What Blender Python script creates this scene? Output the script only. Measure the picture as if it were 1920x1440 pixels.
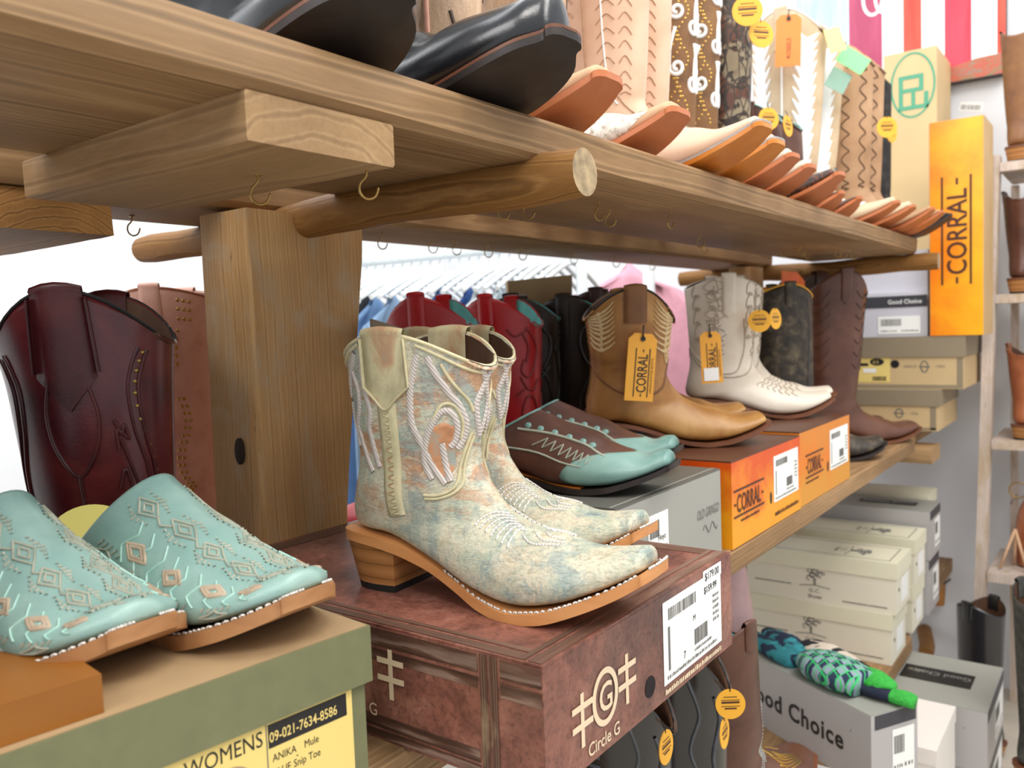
import bpy, bmesh, math, random
from mathutils import Vector, Matrix
random.seed(7)
PI = math.pi
sc = bpy.context.scene
for o in list(bpy.data.objects):
    bpy.data.objects.remove(o)
COL = sc.collection

# ------------------------------------------------------------------ camera
cd = bpy.data.cameras.new('camera'); cam = bpy.data.objects.new('camera', cd); COL.objects.link(cam)
cd.sensor_fit = 'HORIZONTAL'; cd.sensor_width = 36.0; cd.lens = 1566.33 * 36 / 1920
cd.clip_start = 0.02; cd.clip_end = 60
Rc = Matrix(((0.8039876, -0.00911034, 0.59457627), (0.59350569, 0.07418821, -0.80140321), (-0.03680949, 0.99720264, 0.06505344)))
cam.matrix_world = Rc.to_4x4()
cd.dof.use_dof = True; cd.dof.focus_distance = 0.72; cd.dof.aperture_fstop = 9.0
sc.camera = cam
# ------------------------------------------------------------------ world, lights, exposure
w = bpy.data.worlds.new('world'); sc.world = w; w.use_nodes = True
w.node_tree.nodes['Background'].inputs[0].default_value = (0.93, 0.96, 1.0, 1)
w.node_tree.nodes['Background'].inputs[1].default_value = 0.80
def area(name, loc, target, sx, sy, power, col=(1, 0.97, 0.93)):
    l = bpy.data.lights.new(name, 'AREA'); l.shape = 'RECTANGLE'; l.size = sx; l.size_y = sy; l.energy = power; l.color = col
    o = bpy.data.objects.new(name, l); COL.objects.link(o); o.location = loc
    o.rotation_euler = (Vector(target) - Vector(loc)).to_track_quat('-Z', 'Y').to_euler()
    return o
area('ceiling_light_aisle', (0.75, 0.9, 1.75), (0.2, 0.9, 0), 0.7, 2.6, 48)
area('ceiling_light_spot', (0.55, -0.35, 1.5), (-0.45, 0.6, -0.2), 0.6, 0.6, 13, (1, 0.96, 0.9))
area('fill_light_left', (-.35, -1.3, 1.2), (-.75, .6, -.1), 1.4, .8, 22, (1, .98, .96))  # fill added from the near left to brighten the post's side face
area('fill_light_wall', (.45, 1.9, 1.75), (-.2, 2.9, -.5), .6, 1.0, 17)  # extra fill, no fixture: lifts the lower part of the back wall
area('ceiling_light_back_room', (-1.7, 1.2, 1.9), (-1.7, 1.4, 0), 1.6, 2.6, 42, (0.96, 0.98, 1))
sc.view_settings.view_transform = 'Standard'; sc.view_settings.look = 'None'
sc.view_settings.exposure = 0.06; sc.view_settings.gamma = 1.0; sc.view_settings.use_curve_mapping = False

FLOOR = -1.20; SH = -0.303; UPB = 0.146; UPT = 0.184

# ------------------------------------------------------------------ helpers
def srgb(h):
    h = h.lstrip('#'); c = [int(h[i:i+2], 16) / 255 for i in (0, 2, 4)]
    return tuple(x / 12.92 if x <= 0.04045 else ((x + 0.055) / 1.055) ** 2.4 for x in c) + (1,)
def tag(o, label=None, cat=None, group=None, kind=None):
    if label: o['label'] = label
    if cat: o['category'] = cat
    if group: o['group'] = group
    if kind: o['kind'] = kind
    return o
def thing(name, label, cat, loc=(0, 0, 0), rz=0, group=None, rot=None):
    o = bpy.data.objects.new(name, None); COL.objects.link(o); o.empty_display_size = 0.03
    o.location = loc; o.rotation_euler = rot if rot else (0, 0, rz)
    return tag(o, label, cat, group)
def link(name, me, mat, parent=None):
    o = bpy.data.objects.new(name, me); COL.objects.link(o)
    if mat is not None and not me.materials: me.materials.append(mat)
    if parent: o.parent = parent
    return o
def obj(name, bm, mat, parent=None, smooth=False, bevel=0, M=None, seg=2):
    me = bpy.data.meshes.new(name)
    if bevel:
        bmesh.ops.bevel(bm, geom=[e for e in bm.edges if len(e.link_faces) == 2 and e.calc_face_angle(0) > 0.5], offset=bevel, segments=seg, profile=0.6, affect='EDGES')
    bmesh.ops.recalc_face_normals(bm, faces=bm.faces)
    if M: bm.transform(M)
    bm.to_mesh(me); bm.free()
    if smooth:
        for p in me.polygons: p.use_smooth = True
        if smooth == 'auto':
            me.set_sharp_from_angle(angle=0.7)
    return link(name, me, mat, parent)
def copy_tree(o, loc=None, rz=None, parent=None):
    c = o.copy(); COL.objects.link(c)
    if parent: c.parent = parent
    for ch in list(o.children): copy_tree(ch, parent=c)
    if loc is not None: c.location = loc
    if rz is not None: c.rotation_euler = (0, 0, rz)
    return c
def box(bm, x0, y0, z0, x1, y1, z1):
    v = [bm.verts.new(p) for p in ((x0,y0,z0),(x1,y0,z0),(x1,y1,z0),(x0,y1,z0),(x0,y0,z1),(x1,y0,z1),(x1,y1,z1),(x0,y1,z1))]
    for f in ((3,2,1,0),(4,5,6,7),(0,1,5,4),(1,2,6,5),(2,3,7,6),(3,0,4,7)): bm.faces.new([v[i] for i in f])
    return v
def boxbm(*a):
    bm = bmesh.new(); box(bm, *a); return bm
def tube(bm, pts, r, n=8, closed=False, cap=True, radii=None):
    pts = [Vector(p) for p in pts]; rings = []; N = len(pts); up = None
    for i, p in enumerate(pts):
        if closed: d = pts[(i + 1) % N] - pts[i - 1]
        else: d = pts[min(i + 1, N - 1)] - pts[max(i - 1, 0)]
        if d.length < 1e-9: d = Vector((0, 0, 1))
        d.normalize()
        if up is None:
            up = Vector((0, 0, 1)) if abs(d.z) < 0.9 else Vector((1, 0, 0))
        a = d.cross(up)
        if a.length < 1e-4: a = d.cross(Vector((0.3, 1, 0.2)))
        a.normalize(); b = a.cross(d); up = b
        rr = radii[i] if radii else r
        rings.append([bm.verts.new(p + a * rr * math.cos(2*PI*k/n) + b * rr * math.sin(2*PI*k/n)) for k in range(n)])
    for i in range(N if closed else N - 1):
        A, B = rings[i], rings[(i + 1) % N]
        for k in range(n): bm.faces.new((A[k], A[(k+1) % n], B[(k+1) % n], B[k]))
    if cap and not closed:
        bm.faces.new(rings[0][::-1]); bm.faces.new(rings[-1])
def prism(bm, poly, M, th):
    """polygon in the plane of M (x right, y up), thickness th along +z of M"""
    a = [bm.verts.new(M @ Vector((x, y, 0))) for x, y in poly]; b = [bm.verts.new(M @ Vector((x, y, th))) for x, y in poly]
    bm.faces.new(a[::-1]); bm.faces.new(b); n = len(a)
    for i in range(n): bm.faces.new((a[i], a[(i+1) % n], b[(i+1) % n], b[i]))
def spline(P, n):
    """Catmull-Rom through tuples"""
    out = []; m = len(P)
    for i in range(m - 1):
        p0, p1, p2, p3 = P[max(i-1, 0)], P[i], P[i+1], P[min(i+2, m-1)]
        for k in range(n):
            t = k / n
            out.append(tuple(0.5*((2*b) + (-a+c)*t + (2*a-5*b+4*c-d)*t*t + (-a+3*b-3*c+d)*t**3) for a, b, c, d in zip(p0, p1, p2, p3)))
    out.append(tuple(P[-1])); return out
def frame(o, r, u):
    r = Vector(r).normalized(); u = Vector(u).normalized(); n = r.cross(u)
    M = Matrix.Identity(4)
    for i in range(3): M[i][0] = r[i]; M[i][1] = u[i]; M[i][2] = n[i]; M[i][3] = o[i]
    return M
def rect(bm, M, a0, b0, a1, b1, off=0.0003, th=0.0003):
    prism(bm, [(a0, b0), (a1, b0), (a1, b1), (a0, b1)], M @ Matrix.Translation((0, 0, off)), th)
_tc = {}
def text(s, size, M, mat, parent, name='lettering', sx=1.0, off=0.0007, align='LEFT', bold=0.0, rot=0.0, sp=1.0, shear=0):
    key = (s, align, bold, sp, shear)
    if key not in _tc:
        cu = bpy.data.curves.new('t', 'FONT'); cu.body = s; cu.size = 1; cu.align_x = align; cu.offset = bold; cu.space_character = sp
        cu.extrude = 0.0; cu.resolution_u = 3; cu.shear = shear
        o = bpy.data.objects.new('t', cu); COL.objects.link(o); bpy.context.view_layer.update()
        me = bpy.data.meshes.new_from_object(o.evaluated_get(bpy.context.evaluated_depsgraph_get()))
        bpy.data.objects.remove(o); _tc[key] = me
    me = _tc[key].copy(); me.materials.clear()
    me.transform(M @ Matrix.Translation((0, 0, off)) @ Matrix.Rotation(rot, 4, 'Z') @ Matrix.Diagonal((size * sx, size, 1, 1)))
    return link(name, me, mat, parent)
def barcode(bm, M, a0, b0, a1, b1, off=0.0007, seed=1, vertical=False):
    r = random.Random(seed); x = a0 if not vertical else b0; e = a1 if not vertical else b1; u = abs(e - x) / 46
    while x < e - u:
        wd = u * r.choice((0.6, 1, 1.6)); 
        if vertical: rect(bm, M, a0, x, a1, min(x + wd, e), off, 0.0001)
        else: rect(bm, M, x, b0, min(x + wd, e), b1, off, 0.0001)
        x += wd + u * r.choice((0.5, 0.9, 1.3))
def dashes(bm, M, a0, b0, a1, h, off=0.0007, seed=1, gap=0.35):
    """a row of print too small to read"""
    r = random.Random(seed); x = a0
    while x < a1:
        wd = h * r.uniform(0.3, 0.8); rect(bm, M, x, b0, min(x + wd, a1), b0 + h * r.uniform(0.7, 1), off, 0.0001); x += wd + h * gap * r.uniform(0.6, 1.6)

# ------------------------------------------------------------------ materials
class NT:
    def __init__(s, name):
        s.m = bpy.data.materials.new(name); s.m.use_nodes = True; s.t = s.m.node_tree; s.b = s.t.nodes['Principled BSDF']
        s.tc = s.t.nodes.new('ShaderNodeTexCoord')
    def n(s, ty, **k):
        x = s.t.nodes.new(ty)
        for a, b in k.items(): setattr(x, a, b)
        return x
    def l(s, a, b): s.t.links.new(a, b)
    def mapping(s, scale=(1, 1, 1), rot=(0, 0, 0), loc=(0, 0, 0)):
        m = s.n('ShaderNodeMapping'); m.inputs['Scale'].default_value = scale; m.inputs['Rotation'].default_value = rot; m.inputs['Location'].default_value = loc
        s.l(s.tc.outputs['Object'], m.inputs[0]); return m.outputs[0]
    def noise(s, vec, scale, detail=4, rough=0.55, dist=0.0):
        x = s.n('ShaderNodeTexNoise'); s.l(vec, x.inputs['Vector']); x.inputs['Scale'].default_value = scale; x.inputs['Detail'].default_value = detail
        x.inputs['Roughness'].default_value = rough; x.inputs['Distortion'].default_value = dist; return x.outputs['Fac']
    def ramp(s, fac, stops, interp='LINEAR'):
        x = s.n('ShaderNodeValToRGB'); cr = x.color_ramp; cr.interpolation = interp
        while len(cr.elements) < len(stops): cr.elements.new(0.5)
        for e, (p, c) in zip(cr.elements, stops):
            e.position = p; e.color = srgb(c) if isinstance(c, str) else c
        s.l(fac, x.inputs[0]); return x.outputs[0]
    def mix(s, fac, a, b, mode='MIX'):
        x = s.n('ShaderNodeMix', data_type='RGBA', blend_type=mode)
        for k, v in ((0, fac), (6, a), (7, b)):
            if hasattr(v, 'is_linked') or hasattr(v, 'links'): s.l(v, x.inputs[k])
            else: x.inputs[k].default_value = v
        return x.outputs[2]
    def col(s, c): s.l(c, s.b.inputs['Base Color'])
    def bump(s, h, strength=0.3, dist=0.002):
        x = s.n('ShaderNodeBump'); x.inputs['Strength'].default_value = strength; x.inputs['Distance'].default_value = dist
        s.l(h, x.inputs['Height']); s.l(x.outputs[0], s.b.inputs['Normal'])
    def done(s, rough=0.5, metal=0, spec=0.5, sheen=0, coat=0):
        b = s.b.inputs; b['Roughness'].default_value = rough; b['Metallic'].default_value = metal; b['Specular IOR Level'].default_value = spec
        b['Sheen Weight'].default_value = sheen; b['Coat Weight'].default_value = coat; b['Coat Roughness'].default_value = 0.25; return s.m
def plain(name, c, rough=0.5, metal=0, spec=0.5, var=0.0, scale=30, bump=0.0, coat=0, sheen=0):
    s = NT(name)
    if var or bump:
        f = s.noise(s.mapping(), scale, 5)
        base = srgb(c); dk = tuple(x * (1 - var) for x in base[:3]) + (1,); lt = tuple(min(1, x * (1 + var)) for x in base[:3]) + (1,)
        s.col(s.ramp(f, [(0.3, dk), (0.7, lt)]))
        if bump: s.bump(f, bump, 0.001)
    else: s.b.inputs['Base Color'].default_value = srgb(c)
    return s.done(rough, metal, spec, coat=coat, sheen=sheen)
def wood(name, cols, axis='y', scale=9, rough=0.6, dist=3.5, bump=0.35, along=0.12):
    s = NT(name); sc_ = [1, 1, 1]; sc_['xyz'.index(axis)] = along
    v = s.mapping(tuple(sc_), (0.0, 0.0, 0.03))
    v3 = s.mapping(tuple(sc_), (0, 0, 0), {'y': (.50, 0, -.085), 'x': (0, -.37, -.04), 'z': (.70, -.50, 0)}[axis]); n1 = s.noise(v, scale, 3, 0.5, 0.6)
    wv = s.n('ShaderNodeTexWave', wave_type='RINGS', rings_direction=axis.upper()); s.l(v3, wv.inputs['Vector'])
    wv.inputs['Scale'].default_value = scale * 2.2; wv.inputs['Distortion'].default_value = dist; wv.inputs['Detail'].default_value = 3; wv.inputs['Detail Scale'].default_value = 1.2
    fine = s.noise(v, scale * 22, 3, 0.7)
    a = s.ramp(wv.outputs['Fac'], [(0.0, cols[1]), (0.5, cols[1]), (0.8, cols[2]), (0.9, cols[1]), (1.0, cols[0])])
    b = s.ramp(n1, [(0.3, cols[0]), (0.55, cols[1]), (0.75, cols[2])])
    c = s.mix(0.5, a, b); d = s.ramp(fine, [(0.30, (0.72, 0.70, 0.68, 1)), (0.6, (1, 1, 1, 1))])
    e = s.mix(0.5, c, d, 'MULTIPLY'); big = s.ramp(s.noise(s.mapping(), 3.2, 2), [(0.35, (0.82, 0.8, 0.78, 1)), (0.65, (1.08, 1.06, 1.04, 1))])
    if axis == 'z':      # weathered, greyed patches of the old post
        wp = s.ramp(s.noise(s.mapping((1, 1, .45), loc=(1, 2, 3)), 15, 5, .7, .8), [(.48, (0, 0, 0, 1)), (.62, (.75, .75, .75, 1))]); e = s.mix(wp, e, srgb('#b39c7c'))
        dp = s.ramp(s.noise(s.mapping((1, 1, .35), loc=(4, 1, 2)), 26, 4, .7, .5), [(.68, (0, 0, 0, 1)), (.74, (.8, .8, .8, 1))]); e = s.mix(dp, e, srgb('#4a3724'))
    s.col(s.mix(0.8, e, big, 'MULTIPLY')); s.bump(fine, bump, 0.0008)
    return s.done(rough, spec=0.3)
def leather(name, stops, scale=14, rough=0.45, grain=420, bump=0.25, stretch=(1, 1, 1), coat=0, dist=0.4, spec=0.5, sheen=0, detail=6):
    s = NT(name); v = s.mapping(stretch); f = s.noise(v, scale, detail, 0.6, dist)
    s.col(s.ramp(f, stops)); g = s.noise(s.mapping(), grain, 3, 0.6); s.bump(g, bump, 0.0006)
    return s.done(rough, spec=spec, coat=coat, sheen=sheen)
def hero_leather():
    s = NT('distressed_leather'); v = s.mapping((1, 1, 0.55)); v2 = s.mapping((0.6, 0.6, 1.4), (0.3, 0.2, 0.5))
    base = s.ramp(s.noise(v, 34, 7, 0.7, 0.6), [(0.28, '#84959a'), (0.42, '#b4baa6'), (0.55, '#d0cab4'), (0.72, '#b7ad8e')])
    rust = s.ramp(s.noise(v2, 27, 8, 0.75, 0.8), [(0.47, (0, 0, 0, 1)), (0.55, (1, 1, 1, 1))])
    blue = s.ramp(s.noise(s.mapping((1, 1, 0.5), loc=(3, 1, 2)), 25, 8, 0.78, 1.0), [(0.50, (0, 0, 0, 1)), (0.60, (1, 1, 1, 1))])
    # rust belongs to the shaft: the vamp is plain sage
    sep = s.n('ShaderNodeSeparateXYZ'); s.l(s.mapping(), sep.inputs[0])
    mr = s.n('ShaderNodeMapRange'); s.l(sep.outputs['Z'], mr.inputs[0]); mr.inputs[1].default_value = 0.055; mr.inputs[2].default_value = 0.10; mr.inputs[3].default_value = 0.15; mr.inputs[4].default_value = 0.85
    mu = s.n('ShaderNodeMath', operation='MULTIPLY'); s.l(rust, mu.inputs[0]); s.l(mr.outputs[0], mu.inputs[1])
    c = s.mix(mu.outputs[0], base, srgb('#bd8a64'))
    mb = s.n('ShaderNodeMath', operation='MULTIPLY'); s.l(blue, mb.inputs[0]); mb.inputs[1].default_value = 0.6
    c = s.mix(mb.outputs[0], c, srgb('#7d9498'))
    cr = s.ramp(s.noise(s.mapping((1, 1, 3)), 130, 5, 0.8, 1.5), [(0.42, (0.72, 0.7, 0.66, 1)), (0.5, (1, 1, 1, 1)), (0.66, (1.12, 1.1, 1.04, 1))])
    sr = s.ramp(s.noise(s.mapping((1, 1, 2.2), (.4, .7, .2)), 75, 8, 0.85, 2.5), [(0.56, (0, 0, 0, 1)), (0.62, (1, 1, 1, 1))])
    c = s.mix(0.9, c, cr, 'MULTIPLY'); ms = s.n('ShaderNodeMath', operation='MULTIPLY'); s.l(sr, ms.inputs[0]); ms.inputs[1].default_value = .55
    s.col(s.mix(ms.outputs[0], c, srgb('#e3dcc2'))); s.bump(s.noise(s.mapping(), 300, 5, 0.75), 0.55, 0.001)
    return s.done(0.5, spec=0.4)
def thread(name, c, scale=900):
    s = NT(name); v = s.mapping((1, 1, 1), (0.6, 0.5, 0.3))
    wv = s.n('ShaderNodeTexWave'); s.l(v, wv.inputs['Vector']); wv.inputs['Scale'].default_value = scale / 6; wv.inputs['Distortion'].default_value = 0.6
    b = srgb(c); s.col(s.ramp(wv.outputs['Fac'], [(0, tuple(x * 0.66 for x in b[:3]) + (1,)), (0.6, b)])); s.bump(wv.outputs['Fac'], 0.5, 0.0006)
    return s.done(0.6, spec=0.3)
def print_orange(name, top='#cf5a10', bot='#f3a21c', z0=0.0, z1=0.11, axis='Z', sc_=16):
    s = NT(name); sep = s.n('ShaderNodeSeparateXYZ'); s.l(s.mapping(), sep.inputs[0])
    mr = s.n('ShaderNodeMapRange'); s.l(sep.outputs[axis], mr.inputs[0]); mr.inputs[1].default_value = z0; mr.inputs[2].default_value = z1
    f = s.noise(s.mapping(), sc_, 6, 0.65, 0.5); ad = s.n('ShaderNodeMath', operation='ADD'); s.l(mr.outputs[0], ad.inputs[0])
    m2 = s.n('ShaderNodeMapRange'); s.l(f, m2.inputs[0]); m2.inputs[1].default_value = 0.3; m2.inputs[2].default_value = 0.7; m2.inputs[3].default_value = -0.45; m2.inputs[4].default_value = 0.45
    s.l(m2.outputs[0], ad.inputs[1]); s.col(s.ramp(ad.outputs[0], [(0.1, bot), (0.5, '#e57d14'), (0.95, top)]))
    return s.done(0.35, spec=0.45)

M = {}
WC = ['#6d573f', '#8c7356', '#a58a69']
M['wood_y'] = wood('plank_wood', ['#6b5438', '#93734f', '#b3936b'], 'y', 11, along=0.10)
M['wood_x'] = wood('crossboard_wood', ['#8a6d4d', '#a6865f', '#bb9c74'], 'x', 9, along=0.16)
M['wood_z'] = wood('post_wood', ['#9a7448', '#ba905c', '#d2ad79'], 'z', 12, along=0.09)
M['log'] = wood('log_wood', ['#69481f', '#966a38', '#b2874f'], 'x', 16, along=0.2, bump=0.6)
M['endgrain'] = plain('end_grain', '#a18c6c', 0.75, var=0.35, scale=90, bump=0.5)
M['peg'] = wood('peg_wood', ['#8a5a2c', '#b07a42', '#c99256'], 'z', 18)
M['brass'] = plain('hook_brass', '#a98b52', 0.35, 0.9)
M['black'] = plain('black_plastic', '#161616', 0.45)
M['white_paint'] = plain('white_wall_paint', '#e9ecef', 0.7, var=0.02, scale=3)
M['grey_wall'] = plain('pale_wall_paint', '#dcdee2', 0.7, var=0.02, scale=3)
M['floor'] = plain('floor_vinyl', '#c8bfb0', 0.45, var=0.15, scale=8)
M['paper'] = plain('label_paper', '#f2f2ee', 0.5)
M['ink'] = plain('ink_black', '#1d1b1a', 0.5)
M['ink_grey'] = plain('ink_grey', '#6c6a66', 0.5)
M['ink_brown'] = plain('ink_dark_brown', '#4a2412', 0.5)
M['cream_ink'] = plain('ink_cream', '#e6cfae', 0.5)
M['hero'] = hero_leather()
M['hero_strap'] = leather('aged_strap_leather', [(0.3, '#a79c7c'), (0.48, '#c9bf98'), (0.62, '#b68f6c'), (0.75, '#8f9a90')], 28, 0.5, stretch=(1, 1, 0.5), bump=0.5)
M['hero_band'] = leather('cream_band_leather', [(0.3, '#b5ab86'), (0.55, '#d3c9a2'), (0.75, '#c0aa82')], 40, 0.5)
M['rust'] = leather('rust_inlay', [(0.35, '#b07a55'), (0.5, '#c58d64'), (0.65, '#9aa096')], 45, 0.55, bump=0.5)
M['thread_white'] = thread('white_thread', '#ece6de'); M['thread_lilac'] = thread('lilac_white_thread', '#d3c8c0')
M['lining'] = leather('brown_lining', [(0.3, '#4c3324'), (0.7, '#6a4a35')], 12, 0.6)
M['sole_tan'] = leather('tan_sole', [(0.3, '#c07f48'), (0.7, '#dc9d63')], 18, 0.5, stretch=(0.2, 1, 3), bump=0.3)
s = NT('stacked_heel'); sp_ = s.n('ShaderNodeTexWave', bands_direction='Z'); s.l(s.mapping(), sp_.inputs['Vector']); sp_.inputs['Scale'].default_value = 26; sp_.inputs['Distortion'].default_value = 0.8
s.col(s.ramp(sp_.outputs['Fac'], [(0.0, '#6a4526'), (0.012, '#a06c3a'), (1, '#b47e4a')])); M['heel'] = s.done(0.5)
M['rubber'] = plain('black_rubber', '#1b1a1a', 0.7)
def L(n, c, **k):
    M[n] = leather(n, [(0.28, c[0]), (0.5, c[1]), (0.74, c[2])], **k)
L('mint', ('#6c918b', '#85a8a0', '#9dbbb1'), scale=12, rough=0.38, bump=0.35)
L('mint_trim', ('#9a8a74', '#b5a189', '#c2b29c'), scale=50, rough=0.5)
L('maroon', ('#330c12', '#5e1c21', '#85372f'), scale=10, rough=0.3, coat=0.3)
L('maroon_dark', ('#2a0a0e', '#4a151a', '#6b2926'), scale=14, rough=0.35)
L('pinktan', ('#c88c78', '#dfa792', '#ecbfac'), scale=14, rough=0.42)
L('rusttan', ('#8a4a2c', '#a25e3c', '#b57650'), scale=14, rough=0.4)
L('red', ('#8d1016', '#a8161c', '#bc2426'), scale=8, rough=0.35, spec=0.5)
L('redline', ('#6d0d12', '#7e1015', '#8c1418'), scale=8, rough=0.4)
L('turq', ('#3f8f8b', '#56b0aa', '#73c4bc'), scale=30, rough=0.5)
L('blackbrown', ('#150e0b', '#241913', '#35261c'), scale=14, rough=0.4)
L('blackl', ('#0c0c0e', '#16171a', '#1e2024'), scale=10, rough=0.22, coat=0.6)
L('darkbrown', ('#25110b', '#3c1e13', '#52301f'), scale=12, rough=0.4)
L('tan', ('#6e4520', '#a06e36', '#c29656'), scale=11, rough=0.42)
L('tandark', ('#5f3a1e', '#7d5029', '#8f6234'), scale=14, rough=0.5)
L('gold_thread', ('#b89a66', '#cdb183', '#dcc49a'), scale=200, rough=0.6)
L('whitel', ('#c9b9a4', '#ddd0bd', '#eae0d0'), scale=10, rough=0.42)
L('white_line', ('#9d8f7e', '#b5a794', '#c8bcab'), scale=100, rough=0.5)
L('brownt', ('#3a1d13', '#573426', '#6e4736'), scale=9, rough=0.35)
L('taupe', ('#9c7f66', '#c0a284', '#d6bd9f'), scale=60, rough=0.4, stretch=(1, 1, 0.3), bump=0.6)
L('taupe_cut', ('#3a2c22', '#4a3a2e', '#6b5846'), scale=60, rough=0.6)
L('peach', ('#c99f80', '#dcb598', '#e8c7ad'), scale=8, rough=0.6, sheen=0.2)
L('peachline', ('#a67e60', '#b68d6e', '#c29b7c'), scale=80)
L('suede', ('#c29a76', '#d1ab88', '#dcba99'), scale=20, rough=0.8)
L('crackle', ('#8c7f70', '#d4cdc2', '#eeeae2'), scale=120, rough=0.3, bump=0.8)
L('studbrown', ('#5f4022', '#7c5630', '#8f683e'), scale=24, rough=0.6)
L('bone', ('#c8bda8', '#d9cfbc', '#e6dece'), scale=20, rough=0.6)
M['gold'] = plain('gold_stud', '#c39a4e', 0.25, 0.9)
M['silver'] = plain('silver_stud', '#d8d8d4', 0.2, 0.9)
L('blacktex', ('#0e0d0d', '#1f1d1c', '#3d3835'), scale=70, rough=.7, bump=.8)
s = NT('snake_print'); v = s.mapping((1, 1, 0.7)); wv = s.noise(v, 34, 2, 0.5, 1.6)
vo = s.n('ShaderNodeTexVoronoi', feature='DISTANCE_TO_EDGE'); s.l(s.mapping((1, 1, 0.5)), vo.inputs['Vector']); vo.inputs['Scale'].default_value = 52
c = s.mix(s.ramp(s.noise(s.mapping(), 16, 2), [(0.46, (0, 0, 0, 1)), (0.52, (1, 1, 1, 1))]), srgb('#5d3626'), srgb('#8f8168'))
c = s.mix(s.ramp(wv, [(0.44, (0, 0, 0, 1)), (0.48, (1, 1, 1, 1)), (0.55, (1, 1, 1, 1)), (0.58, (0, 0, 0, 1))]), c, srgb('#2c211a'))
c = s.mix(s.ramp(vo.outputs['Distance'], [(0.02, (1, 1, 1, 1)), (0.08, (0, 0, 0, 1))]), c, srgb('#3d2f24')); s.col(c); M['snake'] = s.done(0.4)
L('cream_suede', ('#b89e7c', '#cbb392', '#d8c3a5'), scale=12, rough=0.75)
L('white_patch', ('#e2e4e2', '#f0f1ef', '#f8f8f6'), scale=12, rough=0.5)
L('scallop', ('#8f6c4c', '#b08a66', '#c39e7a'), scale=9, rough=0.6)
L('choc', ('#4c3220', '#5f402a', '#6c4b33'), scale=40)
L('distress', ('#17130f', '#3a3126', '#6d6049'), scale=55, rough=0.55, bump=0.5)
L('greydark', ('#232322', '#3a3a37', '#57564f'), scale=55, rough=0.6)
L('sole_orange', ('#b25c16', '#c97524', '#d98b36'), scale=10, rough=0.35)
L('sole_rust', ('#a8562c', '#bd6a3c', '#c97c50'), scale=10, rough=0.4)
L('sole_brown', ('#57301c', '#6d4028', '#7d4d32'), scale=14, rough=0.45)
L('sole_black', ('#181312', '#29201d', '#3a2e29'), scale=24, rough=0.5)
L('welt_grey', ('#8b8684', '#a5a09d', '#bab5b1'), scale=40, rough=0.5)
L('brownblue', ('#3a2218', '#55352a', '#6b4535'), scale=14, rough=0.45)
L('turqtoe', ('#577f79', '#759a92', '#8dafa5'), scale=14, rough=0.38)
# ------------------------------------------------------------------ boots
SPR = 0.0
TB = 0.0
def spr(x): return SPR * max(0, (x - .19) / .11) ** 1.4
def cowboy(L_=0.30, H=0.21, hh=0.04, fa=0.155, wt=0.054, toe='snip', wk=1.0, lean=0.0, ank=0.043):
    k = L_ / 0.30; st = []
    for f in (1, .8, .6, .4, .2, 0):
        z = 0.125 + (H - 0.125) * f; bx = .012 - .009 * f + lean * f; tx = .140 + (fa - .140 + .004) * f ** .8 + lean * f
        st.append([bx, z, tx, z, ank + (wt - ank) * f ** .8, 0])
    W = dict(snip=(.0425, .0335, .0255, .0205), point=(.038, .026, .016, .008), square=(.046, .043, .039, .034), round=(.044, .038, .029, .016), nsquare=(.042, .035, .028, .023))[toe]
    st += [[.010, .098, .139, .108, ank * .92, 0], [.004, .075, .146, .094, .037, .05], [.001, .055, .155, .084, .035, .15], [.012, .044, .166, .077, .034, .35],
           [.050, .041, .178, .071, .034, .6], [.100, .029, .189, .066, .037, .85], [.148, .014, .202, .060, .042, 1], [.190, .008, .220, .0545, .0445, 1],
           [.230, .009, .245, .043, W[0], 1], [.262, .014, .267, .0395, W[1], 1], [.283, .019, .284, .0385, W[2], 1], [.296, .023, .2945, .0375, W[3], 1]]
    for i, s_ in enumerate(st):
        s_[1] += spr(s_[0]) if i >= 12 else 0; s_[3] += (spr(s_[2]) + TB * min(1, (i - 11) / 3)) if i >= 12 else 0
        for j in (0, 2):
            sh = (hh - 0.04) * max(0, min(1, (0.19 - s_[j]) / 0.14))
            if i >= 5: s_[j + 1] += sh
        s_[0] *= k; s_[2] *= k; s_[4] *= wk
        if i >= 9:
            s_[1] = s_[1] * 1; s_[3] *= (k + 1) / 2
    return st
def mule_st(L_=0.27, hh=0.03, toe='snip', peak=0.10, back=0.045, wk=1.0):
    st = cowboy(L_, 0.2, hh, toe=toe, wk=wk)[10:]; k = L_ / .30
    top = [[back * k, .041 + (hh - .04), .128 * k, peak, .031 * wk, .35], [(back + .018) * k, .038 + (hh - .04) * .8, .150 * k, peak - .014, .034 * wk, .5], [.100 * k, .030 + (hh - .04) * .5, .172 * k, peak - .03, .037 * wk, .75]]
    st[0] = top[0]; st[1] = top[1]; st.insert(2, top[2])
    for i_, z_ in ((1, peak - .008), (2, peak - .017), (3, peak - .026), (4, peak - .0355), (5, .0475), (6, .0415)): st[i_][3] = z_
    return st
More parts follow.
